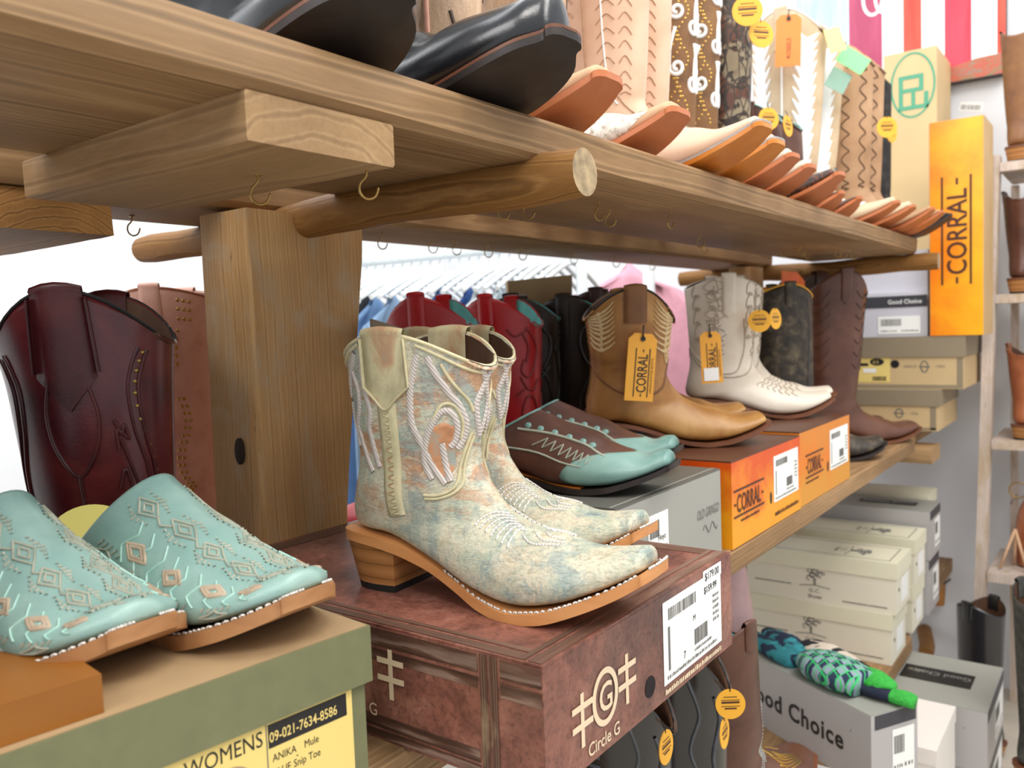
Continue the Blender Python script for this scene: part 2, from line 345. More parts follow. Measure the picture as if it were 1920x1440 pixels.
class Shape:
    def __init__(s, st, scal=0.02, front=1.0, tf=3.0, dip=2.0):
        s.st = st; s.N = len(st) - 1; s.scal = scal; s.tf = tf; s.front = front; s.dip = dip
    def row(s, t):
        t = max(0, min(s.N, t)); i = min(int(t), s.N - 1); f = t - i; P = s.st
        p0, p1, p2, p3 = P[max(i-1, 0)], P[i], P[i+1], P[min(i+2, s.N)]
        return [0.5*((2*b) + (-a+c)*f + (2*a-5*b+4*c-d)*f*f + (-a+3*b-3*c+d)*f**3) for a, b, c, d in zip(p0, p1, p2, p3)]
    def p(s, t, phi):
        bx, bz, tx, tz, w_, q = s.row(t); q = max(0, min(1, q)); c = math.cos(phi); n = -math.sin(phi)
        if c < 0:
            e = 1 - .5 * q; c2 = -abs(c) ** e; n2 = math.copysign(abs(n) ** e, n)
        else:
            c2 = c; n2 = n * (1 - .14 * q * c)
        k = .5 - .14 * q; cx = bx + (tx - bx) * k; cz = bz + (tz - bz) * k
        a = (1 - k) if c2 > 0 else k
        x = cx + (tx - bx) * a * c2; z = cz + (tz - bz) * a * c2
        if t < s.tf and s.scal:
            g = abs(c) ** s.dip * (s.front if c > 0 else 0.8); z -= s.scal * g * (1 - t / s.tf) ** 1.5
        return Vector((x, n2 * w_, z))
    def nrm(s, t, phi):
        e = .02; a = s.p(t + e, phi) - s.p(t - e, phi); b = s.p(t, phi + e) - s.p(t, phi - e); n = b.cross(a)
        if n.length < 1e-12: return Vector((1, 0, 0))
        n.normalize(); return n
    def q(s, t, phi, off=0):
        P = s.p(t, phi); return P + s.nrm(t, phi) * off if off else P
def R(d): return d * PI / 180
def boot_upper(S, nu=40, sub=4, cap_top=False):
    bm = bmesh.new(); rings = []; n = S.N * sub
    for i in range(n + 1):
        t = i / sub; rings.append([bm.verts.new(S.p(t, 2 * PI * k / nu)) for k in range(nu)])
    last = rings[-1]; c = sum((v.co for v in last), Vector()) / nu
    rings.append([bm.verts.new(c + (v.co - c) * .72 + Vector((.0022, 0, 0))) for v in last])
    rings.append([bm.verts.new(c + (v.co - c) * .3 + Vector((.0028, 0, 0))) for v in last])
    for A, B in zip(rings, rings[1:]):
        for k in range(nu): bm.faces.new((A[k], A[(k+1) % nu], B[(k+1) % nu], B[k]))
    bm.faces.new(rings[-1])
    # rim turned inwards
    top = rings[0]; prev = top
    for off, dz in ((.0018, .0), (.0026, -.004)):
        r = [bm.verts.new(S.p(0, 2 * PI * k / nu) - S.nrm(0.02, 2 * PI * k / nu) * off + Vector((0, 0, dz))) for k in range(nu)]
        for k in range(nu): bm.faces.new((r[k], r[(k+1) % nu], prev[(k+1) % nu], prev[k]))
        prev = r
    return bm
def boot_lining(S, t1, nu=32):
    bm = bmesh.new(); rings = []
    for i in range(9):
        t = t1 * i / 8; rings.append([bm.verts.new(S.p(t, 2 * PI * k / nu) - S.nrm(max(t, .02), 2 * PI * k / nu) * .003 - Vector((0, 0, .001))) for k in range(nu)])
    for A, B in zip(rings, rings[1:]):
        for k in range(nu): bm.faces.new((A[k], B[k], B[(k+1) % nu], A[(k+1) % nu]))
    bm.faces.new(rings[-1]); return bm
def ribbon(bm, S, pts, width, off=.0006, th=.0008, n=6, taper=False, closed=False):
    """raised cord or band following (t, phi in degrees) on the boot surface"""
    P = spline([(t, f) for t, f in pts], n) if len(pts) > 2 else spline([pts[0], pts[1]], max(3, n // 2)); N = len(P); rows = []
    C = [S.q(t, R(f), off) for t, f in P]
    for i, (t, f) in enumerate(P):
        nn = S.nrm(t, R(f)); d = C[min(i+1, N-1)] - C[max(i-1, 0)]
        if d.length < 1e-9: d = Vector((0, 0, 1))
        sd = nn.cross(d.normalized()); ww = width / 2 * ((1 - (i / (N - 1)) * .85) if taper else 1)
        rows.append([bm.verts.new(C[i] + sd * a * ww + nn * b) for a, b in ((-1, -off), (-.75, th * .8), (0, th), (.75, th * .8), (1, -off))])
    for A, B in zip(rows, rows[1:]):
        for k in range(4): bm.faces.new((A[k], A[k+1], B[k+1], B[k]))
def shell(S, t0, t1, f0, f1, nt=14, nf=24, off=.0009, full=False, captoe=False):
    """thin overlay: t0, t1 are functions of phi (degrees) or numbers"""
    bm = bmesh.new(); rows = []; T0 = t0 if callable(t0) else (lambda f: t0); T1 = t1 if callable(t1) else (lambda f: t1)
    for i in range(nt + 1):
        r = []
        for k in range(nf + (0 if full else 1)):
            f = f0 + (f1 - f0) * k / nf; t = T0(f) + (T1(f) - T0(f)) * i / nt; r.append(bm.verts.new(S.q(t, R(f), off)))
        rows.append(r)
    for A, B in zip(rows, rows[1:]):
        m = len(A)
        for k in range(m if full else m - 1): bm.faces.new((A[k], A[(k+1) % m], B[(k+1) % m], B[k]))
    if captoe:
        c = sum((v.co for v in rows[-1]), Vector()) / len(rows[-1]); prev = rows[-1]
        for sc_, dx in ((.75, .003), (.3, .0038)):
            r = [bm.verts.new(c + (v.co - c) * sc_ + Vector((dx, 0, 0))) for v in rows[-1]]; m = len(r)
            for k in range(m): bm.faces.new((prev[k], prev[(k+1) % m], r[(k+1) % m], r[k]))
            prev = r
        bm.faces.new(prev)
    # skirt down to the surface
    for r, tf in ((rows[0], T0),):
        m = len(r); low = [bm.verts.new(v.co - S.nrm(tf(f0 + (f1 - f0) * k / nf), R(f0 + (f1 - f0) * k / nf)) * off) for k, v in enumerate(r)]
        for k in range(m if full else m - 1): bm.faces.new((r[k], low[k], low[(k+1) % m], r[(k+1) % m]))
    return bm
def strap(bm, S, phi, t1, w0, w1, point=0.0, off=.0022, top=True, t0=0.0, nt=12):
    """pull strap or side band centred on angle phi, half widths w0 -> w1"""
    rows = []
    def hw(f): return w0 + (w1 - w0) * f
    def dphi(t):
        e = .05; return (S.p(t, R(phi) + e) - S.p(t, R(phi) - e)).length / (2 * e)
    if top:
        t = 0.02; w_ = hw(0) / dphi(t)
        for o_, dz in ((-.0065, -.035), (-.006, 0.0), (-.003, .0055), (.001, .0065), (.003, .003)):
            rows.append([S.p(0, R(phi) + w_ * a) + S.nrm(t, R(phi) + w_ * a) * o_ + Vector((0, 0, dz)) for a in (-1, -.5, 0, .5, 1)])
    for i in range(nt + 1):
        f = i / nt; t = t0 + (t1 - t0) * f; w_ = hw(f) / dphi(t)
        r = []
        for a in (-1, -.5, 0, .5, 1):
            tt = t + point * (1 - abs(a)) * f; r.append(S.q(tt, R(phi) + w_ * a, off * (1 if abs(a) < 1 else .6)))
        rows.append(r)
    V = [[bm.verts.new(p) for p in r] for r in rows]
    for A, B in zip(V, V[1:]):
        for k in range(4): bm.faces.new((A[k], A[k+1], B[k+1], B[k]))
    s_ = len(rows) - nt - 1
    for side in (0, 4):
        low = [bm.verts.new(S.q(t0 + (t1 - t0) * i / nt, R(phi) + hw(i / nt) / dphi(t0 + (t1 - t0) * i / nt) * (side / 2 - 1), 0)) for i in range(nt + 1)]
        for i in range(nt): bm.faces.new((V[s_+i][side], V[s_+i+1][side], low[i+1], low[i]))
    return bm
def sole_pts(L_, hh, toe, wk=1.0, ext=.0045):
    k = L_ / .30; d = hh - .04
    W = dict(snip=(.0425, .0335, .0255, .0205), point=(.038, .026, .016, .008), square=(.046, .043, .039, .034), round=(.044, .038, .029, .016), nsquare=(.042, .035, .028, .023))[toe]
    P = [(-.002, .043 + d, .012), (.001, .043 + d, .021), (.008, .043 + d, .028), (.022, .043 + d, .0335), (.05, .040 + d, .0345), (.075, .036 + d * .85, .033), (.105, .028 + d * .6, .031), (.135, .018 + d * .3, .034), (.160, .0105 + d * .1, .040),
         (.19, .007, .047), (.21, .0068, .0475), (.232, .008, W[0] + ext), (.262, .013, W[1] + ext + .001), (.284, .018, W[2] + ext + .001), (.298, .0225, W[3] + ext), (.3035, .0245, W[3] + ext * .45)]
    P = P[:-2] + [(.297, .0222, W[3] + ext), (.3015, .0238, W[3] + ext * .9), (.3048, .0248, (W[3] + ext) * .78), (.3068, .0252, (W[3] + ext) * .42)]
    return [(x * k, z + spr(x), w_ * wk) for x, z, w_ in spline(P, 4)]
def make_sole(P, th=.006):
    bm = bmesh.new(); rows = []
    for x, z, w_ in P:
        rows.append([bm.verts.new(c) for c in ((x, -w_, z), (x, -w_, z - th), (x, -w_ * .5, z - th), (x, w_ * .5, z - th), (x, w_, z - th), (x, w_, z), (x, 0, z))])
    for A, B in zip(rows, rows[1:]):
        for k in range(7): bm.faces.new((A[k], A[(k+1) % 7], B[(k+1) % 7], B[k]))
    bm.faces.new(rows[0]); bm.faces.new(rows[-1][::-1]); return bm
def make_heel(P, hh, z0, z1, k, wk=1.0, front=.066):
    """stacked heel block between heights z0 and z1, tapering to the ground"""
    bm = bmesh.new(); htop = .037 + hh - .04; rows = []
    xs = [-.001, .003, .010, .022, .040, .055, front]; ws = [.012, .022, .0285, .0325, .034, .033, .0315]
    for i in range(5):
        z = z0 + (z1 - z0) * i / 4; f = 1 - z / htop
        out = []
        for sg in (-1, 1):
            seq = list(zip(xs, ws)); seq = seq if sg < 0 else seq[::-1]
            for x, w_ in seq:
                xx = (x * (1 - .24 * f) + .012 * f) * k; zt = z if i < 4 or z1 < htop * .9 else z1 - max(0, x - .03) * .11
                out.append(bm.verts.new((xx, sg * w_ * (1 - .16 * f) * wk, zt)))
        rows.append(out)
    n = len(rows[0])
    for A, B in zip(rows, rows[1:]):
        for j in range(n): bm.faces.new((A[j], A[(j+1) % n], B[(j+1) % n], B[j]))
    bm.faces.new(rows[0][::-1]); bm.faces.new(rows[-1]); return bm
def build_boot(name, label, S, up, sole, L_, hh, toe, heel='heel', lining='lining', t_lin=4.5, wk=1.0, cat='boot', group=None, stitch=None, straps=None, piping=None, nu=40, sub=4, sole_th=.006, welt=None, cap='rubber'):
    T = thing(name, label, cat, group=group); k = L_ / .30
    obj('upper', boot_upper(S, nu, sub), M[up], T, True)
    obj('lining', boot_lining(S, t_lin), M[lining], T, True)
    P = sole_pts(L_, hh, toe, wk)
    so = obj('sole', make_sole(P, sole_th), M[sole], T, 'auto', bevel=.0012)
    if welt:
        W_ = [(x, z + .0022, w_ * 1.003) for x, z, w_ in P if x > .11 * k]; obj('welt', make_sole(W_, .0026), M[welt], T, 'auto', bevel=.0006)
    hz = hh - .003
    obj('heel', make_heel(P, hh, .006, hz, k, wk), M[heel], T, 'auto'); obj('heel_cap', make_heel(P, hh, 0, .006, k, wk), M[cap], T, 'auto')
    if stitch:
        bm = bmesh.new(); pts = []
        for sg in (-1, 1):
            for x, z, w_ in P:
                if x > .115 * k: pts.append((x, sg * (w_ - .0022), z + (.0026 if welt else .0004)))
        m = len(pts) // 2; line = pts[:m] + pts[m:][::-1]; acc = 0; prev = Vector(line[0])
        for q_ in line[1:]:
            q_ = Vector(q_); d = q_ - prev; ln = d.length
            if ln < 1e-6: continue
            d.normalize(); t = 0
            while t + .0030 < ln + .001:
                a = prev + d * t; b = prev + d * min(t + .0032, ln); tube(bm, [a, (a + b) / 2 + Vector((0, 0, .0008)), b], .0009, 5); t += .0046
            prev = q_
        obj('welt_stitching', bm, M[stitch], T, True)
    if straps:
        mt, w0, w1, t1, pt = straps
        for f in (90, 270):
            bm = bmesh.new(); strap(bm, S, f, t1, w0, w1, pt); obj('pull_strap', bm, M[mt], T, True)
    if piping:
        bm = bmesh.new(); tube(bm, [S.p(0, 2 * PI * i / 48) for i in range(48)], .0016, 6, closed=True); obj('piping', bm, M[piping], T, True)
    return T
def ctr(T, cx, cy, deg, z=None):
    """place a boot by the centre of its shaft"""
    T.location = (cx - .075 * math.cos(R(deg)), cy - .075 * math.sin(R(deg)), SH + .0006 if z is None else z); T.rotation_euler = (0, 0, R(deg)); return T
def mir(pts): return [(t, -f) for t, f in pts]
def lines(T, S, name, mat, L_, width, th=.0008, taper=False, both=True, n=6):
    for sd in ((0, 1) if both else (0,)):
        bm = bmesh.new()
        for pts in L_: ribbon(bm, S, mir(pts) if sd else pts, width, th=th, taper=taper, n=n)
        o = obj(name, bm, M[mat], T, True)
    return o
def dots(T, S, name, mat, P, r=.0014, both=True, stuff=False):
    bm = bmesh.new()
    for t, f in P:
        for sg in ((1, -1) if both else (1,)):
            c = S.p(t, R(f * sg)); n = S.nrm(t, R(f * sg)); a = n.orthogonal().normalized(); b = n.cross(a)
            base = [bm.verts.new(c + (a * math.cos(j * PI / 3) + b * math.sin(j * PI / 3)) * r + n * .0002) for j in range(6)]; tip = bm.verts.new(c + n * r * .9)
            for j in range(6): bm.faces.new((base[j], base[(j+1) % 6], tip))
    o = obj(name, bm, M[mat], T, True)
    if stuff: tag(o, kind='stuff')
    return o
def vampline(T, S, mat, t=7.2, amp=.8, both=True, width=.0014):
    """seam between shaft and vamp: low at heel, rising at the front"""
    return lines(T, S, 'seam', mat, [[(t + amp * math.cos(R(f) * 2) * .5 - .6 * (1 - f / 180), f) for f in range(0, 181, 12)]], width)
def at(T, tip, rz, L_, z):
    """put a boot so that the tip of its toe stands over tip"""
    T.location = (tip[0] - L_ * 1.01 * math.cos(rz), tip[1] - L_ * 1.01 * math.sin(rz), z); T.rotation_euler = (0, 0, rz); return T

# ------------------------------------------------------------------ room
def struct(name, bm, mat): return tag(obj(name, bm, mat), kind='structure')
struct('floor', boxbm(-2.7, -2.2, FLOOR - .05, 2.2, 3.1, FLOOR), M['floor'])
struct('wall_back', boxbm(-2.7, 3.0, FLOOR, 2.2, 3.1, 1.9), M['grey_wall'])
struct('wall_left', boxbm(-2.7, -2.2, FLOOR, -2.6, 3.0, 1.9), M['white_paint'])
for i, y in enumerate((-0.1, 0.585, 0.66, 1.9)):
    struct('trim_%d' % (i + 1), boxbm(-2.6, y, FLOOR, -2.59, y + (.012 if i != 2 else .02), 1.9), M['grey_wall'])
# ------------------------------------------------------------------ shelf rack
UPR = thing('upper_shelf', 'upper rustic shelf of two thick planks with brass hooks beneath and log bearers', 'shelf', (0, 0, 0))
LOR = thing('lower_shelf', 'lower rustic shelf of thick planks under the shoe boxes', 'shelf', (0, 0, 0))
BOR = thing('bottom_shelf', 'bottom wooden shelf board low under the black and brown boots', 'shelf', (0, 0, 0))
PO1 = thing('shelf_post', 'thick weathered wooden post behind the sage ankle boots, holding up the upper shelf', 'post', (0, 0, 0))
PO2 = thing('shelf_post', 'second wooden post near the far end of the shelf, behind the dark brown boots', 'post', (0, 0, 0))
def plank(name, x0, x1, y0, y1, z0, z1, mat, wob=.004, n=26, along='y', seed=0, bev=.004, rack=None):
    rack = {1: UPR, 2: UPR, 3: LOR, 4: LOR, 5: LOR, 6: BOR, 7: UPR, 8: LOR, 9: UPR, 10: PO1, 11: PO2}[seed]
    r = random.Random(seed); bm = bmesh.new(); rings = []; ph = r.uniform(0, 6)
    a0, a1 = (y0, y1) if along == 'y' else ((x0, x1) if along == 'x' else (z0, z1))
    for i in range(n + 1):
        a = a0 + (a1 - a0) * i / n; wv = lambda k: wob * (math.sin(a * 5 + ph + k * 2) * .6 + math.sin(a * 17 + ph * 2 + k) * .25 + r.uniform(-.2, .2))
        b = bev
        if along == 'y': pr = [(x1 + wv(0), z0 + b * 1.5 + wv(3) * .4), (x1 + wv(1) * .6, z1 - b), (x1 - b + wv(1) * .5, z1), (x0 + b, z1), (x0 + wv(2), z1 - b), (x0 + wv(2), z0 + b), (x0 + b, z0), (x1 - b * 1.6 + wv(0), z0)]
        elif along == 'x': pr = [(y1 + wv(0), z0 + b), (y1 + wv(0), z1 - b), (y1 - b, z1), (y0 + b, z1), (y0 + wv(1), z1 - b), (y0 + wv(1), z0 + b), (y0 + b, z0 + wv(2) * .3), (y1 - b, z0 + wv(2) * .3)]
        else: pr = [(x1 + wv(0), y0 + b), (x1 + wv(0), y1 - b), (x1 - b, y1), (x0 + b, y1), (x0 + wv(1), y1 - b), (x0 + wv(1), y0 + b), (x0 + b, y0 + wv(2)), (x1 - b, y0 + wv(2))]
        rings.append([bm.verts.new((p[0], a, p[1]) if along == 'y' else ((a, p[0], p[1]) if along == 'x' else (p[0], p[1], a))) for p in pr])
    for A, B in zip(rings, rings[1:]):
        for k in range(8): bm.faces.new((A[k], A[(k+1) % 8], B[(k+1) % 8], B[k]))
    bm.faces.new(rings[0]); bm.faces.new(rings[-1][::-1])
    return obj(name, bm, mat, rack, 'auto')
plank('upper_plank', -.668, -.415, -.42, 2.215, UPB, UPT, M['wood_y'], .003, 40, seed=1)
plank('upper_plank', -.925, -.765, -.42, 2.215, UPB - .006, UPT, M['wood_y'], .004, 40, seed=2)
plank('lower_plank', -.715, -.422, -.42, 2.215, SH - .037, SH, M['wood_y'], .003, 40, seed=3)
plank('lower_plank', -1.02, -.815, -.42, 2.215, SH - .037, SH, M['wood_y'], .003, 40, seed=4)
plank('lower_plank', -.80, -.45, 2.23, 2.96, SH - .037, SH, M['wood_y'], .002, 20, seed=5)
plank('bottom_board', -.715, -.42, 1.20, 2.16, -.82, -.78, M['wood_y'], .002, 30, seed=6)
plank('bottom_board', -.715, -.345, -.42, 1.195, -.82, -.78, M['wood_y'], .002, 30, seed=6)
plank('cross_board', -.70, -.417, .31, .433, .117, UPB, M['wood_x'], .0025, 16, 'x', seed=7, bev=.0015)
plank('cross_board', -1.02, -.40, 2.30, 2.42, SH - .075, SH - .037, M['wood_x'], .003, 16, 'x', seed=8)
plank('cross_board', -1.15, -.775, .02, .425, .102, .139, M['log'], .006, 16, 'x', seed=9)
po = plank('post', -.808, -.724, .533, .665, FLOOR, UPB - .012, M['wood_z'], .0028, 60, 'z', seed=10, bev=.003)
for v_ in po.data.vertices:
    if v_.co.y > .6: v_.co.y += max(-.016, min(.03, (v_.co.z + .10) * .15))
plank('post', -.811, -.757, 2.02, 2.12, FLOOR, UPB - .012, M['wood_z'], .0035, 60, 'z', seed=11, bev=.005)
def log(x0, x1, y, z, r0, r1, seed=0, tilt=0, dy=0):
    r = random.Random(seed); bm = bmesh.new(); pts = []; rad = []
    for i in range(25):
        f = i / 24; pts.append((x0 + (x1 - x0) * f, y + dy * f + .003 * math.sin(f * 7 + seed), z + tilt * f + .002 * math.sin(f * 9 + seed * 2))); rad.append((r0 + (r1 - r0) * f) * (1 + .04 * math.sin(f * 23 + seed) + r.uniform(-.02, .02)) * (.93 if i in (0, 24) else 1))
    tube(bm, pts, 0, 20, radii=rad); o = obj('log_bearer', bm, M['log'], UPR, 'auto')
    o.data.materials.append(M['endgrain'])
    for p in o.data.polygons:
        if len(p.vertices) > 6: p.material_index = 1
    return o
log(-1.06, -.376, .612, UPB - .024, .0175, .0232, 1, tilt=.012, dy=.008)
log(-1.02, -.368, 2.19, UPB - .022, .021, .021, 3, dy=.03)
# knot hole in the post
bm = bmesh.new()
tube(bm, [(-.757, .5312, -.118), (-.757, .536, -.118)], .0075, 14); bm.transform(Matrix.Translation((0, 0, -.118)) @ Matrix.Diagonal((1, 1, 1.9, 1)) @ Matrix.Translation((0, 0, .118)))
obj('knot', bm, plain('knot_dark', '#33251a', .9), PO1, True)
def hook_mesh():
    bm = bmesh.new(); P = [(0, 0, 0), (0, 0, -.004), (-.0015, 0, -.007), (-.0045, 0, -.010), (-.0055, 0, -.0145), (-.004, 0, -.019), (0, 0, -.0215), (.0045, 0, -.0205), (.007, 0, -.017), (.0078, 0, -.0135)]
    tube(bm, spline(P, 3), .0009, 7); tube(bm, [(0, 0, 0), (0, 0, -.0009)], .003, 10); return bm
hk0 = None
HK = [(-.503, .382, .117, .9), (-.436, .424, .117, .9), (-.881, .50, .139, .7), (-.573, .767, .146, 1), (-.554, .789, .146, .5), (-.508, .869, .146, 1.2), (-.529, .932, .146, .5), (-.488, 1.02, .146, 1.4), (-.578, 1.319, .146, .4), (-.618, 1.429, .146, 1), (-.538, 1.718, .146, .3), (-.561, 1.683, .146, 1), (-.541, 1.771, .146, 1), (-.49, 1.811, .146, .6), (-.49, 1.85, .146, .3), (-.486, 1.919, .146, 1)] + [(-.84, y, .1395, a) for y, a in ((.84, 1), (.945, .6), (1.00, .8), (1.08, .7), (1.175, .6), (1.34, .8), (1.50, .6), (1.66, .9), (.36, .5))]
for x, y, z, a in HK:
    if hk0 is None: h = hk0 = obj('cup_hook', hook_mesh(), M['brass'], UPR, True)
    else: h = hk0.copy(); COL.objects.link(h)
    h.location = (x, y, z + .0005); h.rotation_euler = (0, 0, a)

# ------------------------------------------------------------------ shoe boxes
def shoebox(name, label, loc, rz, L_, W, H, body, lid, lid_h=.03, over=.003, group=None, cat='box', two=True, lidbm=None):
    """local frame: front face is x=0, near face y=0, floor z=0"""
    T = thing(name, label, cat, loc, rz, group)
    if two:
        obj('box_body', boxbm(-L_ + over, over, 0, -over, W - over, H - .002), body, T, bevel=.0012)
        obj('lid', boxbm(-L_, 0, H - lid_h, 0, W, H), lid, T, bevel=.0018)
    else:
        obj('box_body', boxbm(-L_, 0, 0, 0, W, H - .0022), body, T, bevel=.0012)
        obj('lid', boxbm(-L_, .0012, H - .0021, -.0003, W - .0012, H), lid, T, bevel=.0006)
    return T
def F_front(): return frame((0, 0, 0), (0, 1, 0), (0, 0, 1))
def F_near(L_): return frame((0, 0, 0), (1, 0, 0), (0, 0, 1))       # a is negative, measured from the front edge
def F_top(H): return frame((0, 0, H), (0, 1, 0), (-1, 0, 0))        # a along y, b back from the front edge
def sticker(T, Mx, a0, b0, a1, b1, mat='paper', seed=3, style=1, name='label_sticker'):
    bm = bmesh.new(); rect(bm, Mx, a0, b0, a1, b1, .0003, .0003); st = obj(name, bm, M[mat], T)
    W = a1 - a0; H = b1 - b0; bm = bmesh.new()
    if style == 1:      # tall label of the boot boxes
        barcode(bm, Mx, a0 + W * .08, b0 + H * .76, a0 + W * .55, b0 + H * .90, seed=seed)
        barcode(bm, Mx, a0 + W * .50, b0 + H * .22, a0 + W * .74, b0 + H * .42, seed=seed + 1)
        rect(bm, Mx, a0 + W * .07, b0 + H * .15, a0 + W * .10, b0 + H * .68, .0007, .0001)
        dashes(bm, Mx, a0 + W * .05, b0 + H * .05, a0 + W * .9, H * .045, seed=seed); dashes(bm, Mx, a0 + W * .5, b0 + H * .14, a0 + W * .8, H * .04, seed=seed + 2)
        for j in range(5): dashes(bm, Mx, a0 + W * .84, b0 + H * (.35 + j * .08), a0 + W * .95, H * .045, seed=seed + j)
    else:
        barcode(bm, Mx, a0 + W * .06, b0 + H * .45, a0 + W * .55, b0 + H * .85, seed=seed)
        dashes(bm, Mx, a0 + W * .06, b0 + H * .12, a0 + W * .45, H * .1, seed=seed); dashes(bm, Mx, a0 + W * .55, b0 + H * .12, a0 + W * .95, H * .1, seed=seed + 4)
    obj('printing', bm, M['ink_grey'], st); return st

# --- maroon box with the wooden-frame print
s = NT('box_print_hide'); c = s.ramp(s.noise(s.mapping(), 16, 7, .7, .4), [(0.3, '#54332c'), (0.5, '#865547'), (0.7, '#a97866')])
c = s.mix(s.ramp(s.noise(s.mapping(), 9, 3, .6), [(.45, (0, 0, 0, 1)), (.7, (.8, .8, .8, 1))]), c, srgb('#4e3b36')); f = s.noise(s.mapping((1, 1, 1)), 190, 5, .7, .8)
s.col(s.mix(.75, c, s.ramp(f, [(.36, (.5, .45, .45, 1)), (.5, (1, 1, 1, 1)), (.7, (1.25, 1.15, 1.1, 1))]), 'MULTIPLY')); s.bump(f, .15, .0004); M['hide'] = s.done(.42)
M['frame_y'] = wood('box_print_frame_y', ['#231611', '#6a4b3e', '#b59a8a'], 'y', 34, .45, 2.0, .2, .12)
M['frame_x'] = wood('box_print_frame_x', ['#231611', '#6a4b3e', '#b59a8a'], 'x', 34, .45, 2.0, .2, .12)
M['frame_z'] = wood('box_print_frame_z', ['#231611', '#6a4b3e', '#b59a8a'], 'z', 34, .45, 2.0, .2, .12)
CG = shoebox('boot_box', 'maroon hide-patterned boot box printed with a wooden frame, under the sage ankle boots', (-.299, .424, SH), 0, .425, .312, .088, M['hide'], M['hide'], two=False)
Ft = F_top(.088); Ff = frame((0, -.007, 0), (0, 1, 0), (0, 0, 1)); Fn = F_near(.425)
def bars(L_, mat, Mx, name='printed_frame'):
    for (a0, b0, a1, b1) in L_: bm = bmesh.new(); rect(bm, Mx, a0, b0, a1, b1, .0002, .0003); obj(name, bm, M[mat], CG)
bars([(.003, .003, .309, .013), (.003, .016, .309, .021), (.003, .395, .309, .415)], 'frame_y', Ft)
bars([(.003, .021, .012, .395), (.015, .021, .020, .395), (.292, .021, .309, .395)], 'frame_x', Ft)
bars([(-.42, .073, -.0535, .086), (-.42, .062, -.0535, .070), (-.034, .073, -.001, .086), (-.034, .060, -.001, .070), (-.42, .002, -.0535, .008), (-.42, .010, -.0535, .019)], 'frame_x', Fn)
bars([(-.0515, .001, -.045, .0865), (-.0435, .001, -.0365, .0865)], 'frame_z', Fn)
bm = bmesh.new()
def hmark(bm, Mx, cx, cz, s_):
    rect(bm, Mx, cx - .0022 * s_, cz - .019 * s_, cx + .0022 * s_, cz + .021 * s_, .0005, .0002)
    for dz in (-.005, .009): rect(bm, Mx, cx - .014 * s_, cz + dz * s_, cx + .014 * s_, cz + (dz + .0045) * s_, .0008, .0002)
def ringmark(bm, Mx, cx, cz, rx, ry, t, n=40):
    V = []
    for i in range(n):
        a = 2 * PI * i / n; V.append([bm.verts.new(Mx @ Vector((cx + (rx - d) * math.cos(a), cz + (ry - d) * math.sin(a), .0008))) for d in (0, t)])
    for i in range(n): A, B = V[i], V[(i + 1) % n]; bm.faces.new((A[0], B[0], B[1], A[1]))
hmark(bm, Ff, .052, .034, .95); hmark(bm, Ff, .115, .040, .95); ringmark(bm, Ff, .083, .040, .018, .021, .0045)
obj('logo', bm, M['cream_ink'], CG)
text('G', .029, Ff, M['cream_ink'], CG, 'lettering', sx=.95, off=.0009, bold=.012).location = (0, .0735, .0300)
t_ = text('Circle G', .0135, Ff, M['cream_ink'], CG, 'lettering', sx=.95, bold=.01); t_.location = (0, .058, .0055)
bm = bmesh.new(); hmark(bm, Fn, -.136, .052, .95); obj('logo', bm, M['cream_ink'], CG)
text('Circle G', .0135, Fn, M['cream_ink'], CG, sx=.95).location = (-.196, 0, .018)
bm = bmesh.new(); prism(bm, [(.152 + .0085 * math.cos(2*PI*i/20), .021 + .0085 * math.sin(2*PI*i/20)) for i in range(20)], Ff, .0005); obj('finger_hole', bm, plain('hole_dark', '#12080a', .9), CG)
sticker(CG, Ff, .176, .012, .293, .080, seed=5)
bm = bmesh.new(); rect(bm, Ff, .255, .074, .2945, .0855, .0004, .0003); obj('price_sticker', bm, M['paper'], CG)
text('$179.00', .0095, Ff, M['ink'], CG).location = (0.0003, .258, .0765)
text('$159.99', .0085, Ff, M['ink'], CG, bold=.012).location = (0.0002, .2555, .0655)
text('7', .009, Ff, M['ink'], CG).location = (0.0002, .212, .0225)
text('M', .007, Ff, M['ink'], CG).location = (0.0002, .232, .049)
bm = bmesh.new(); dashes(bm, Ff, .178, .004, .292, .0045, .0004, 8, .2); obj('printing', bm, M['cream_ink'], CG)

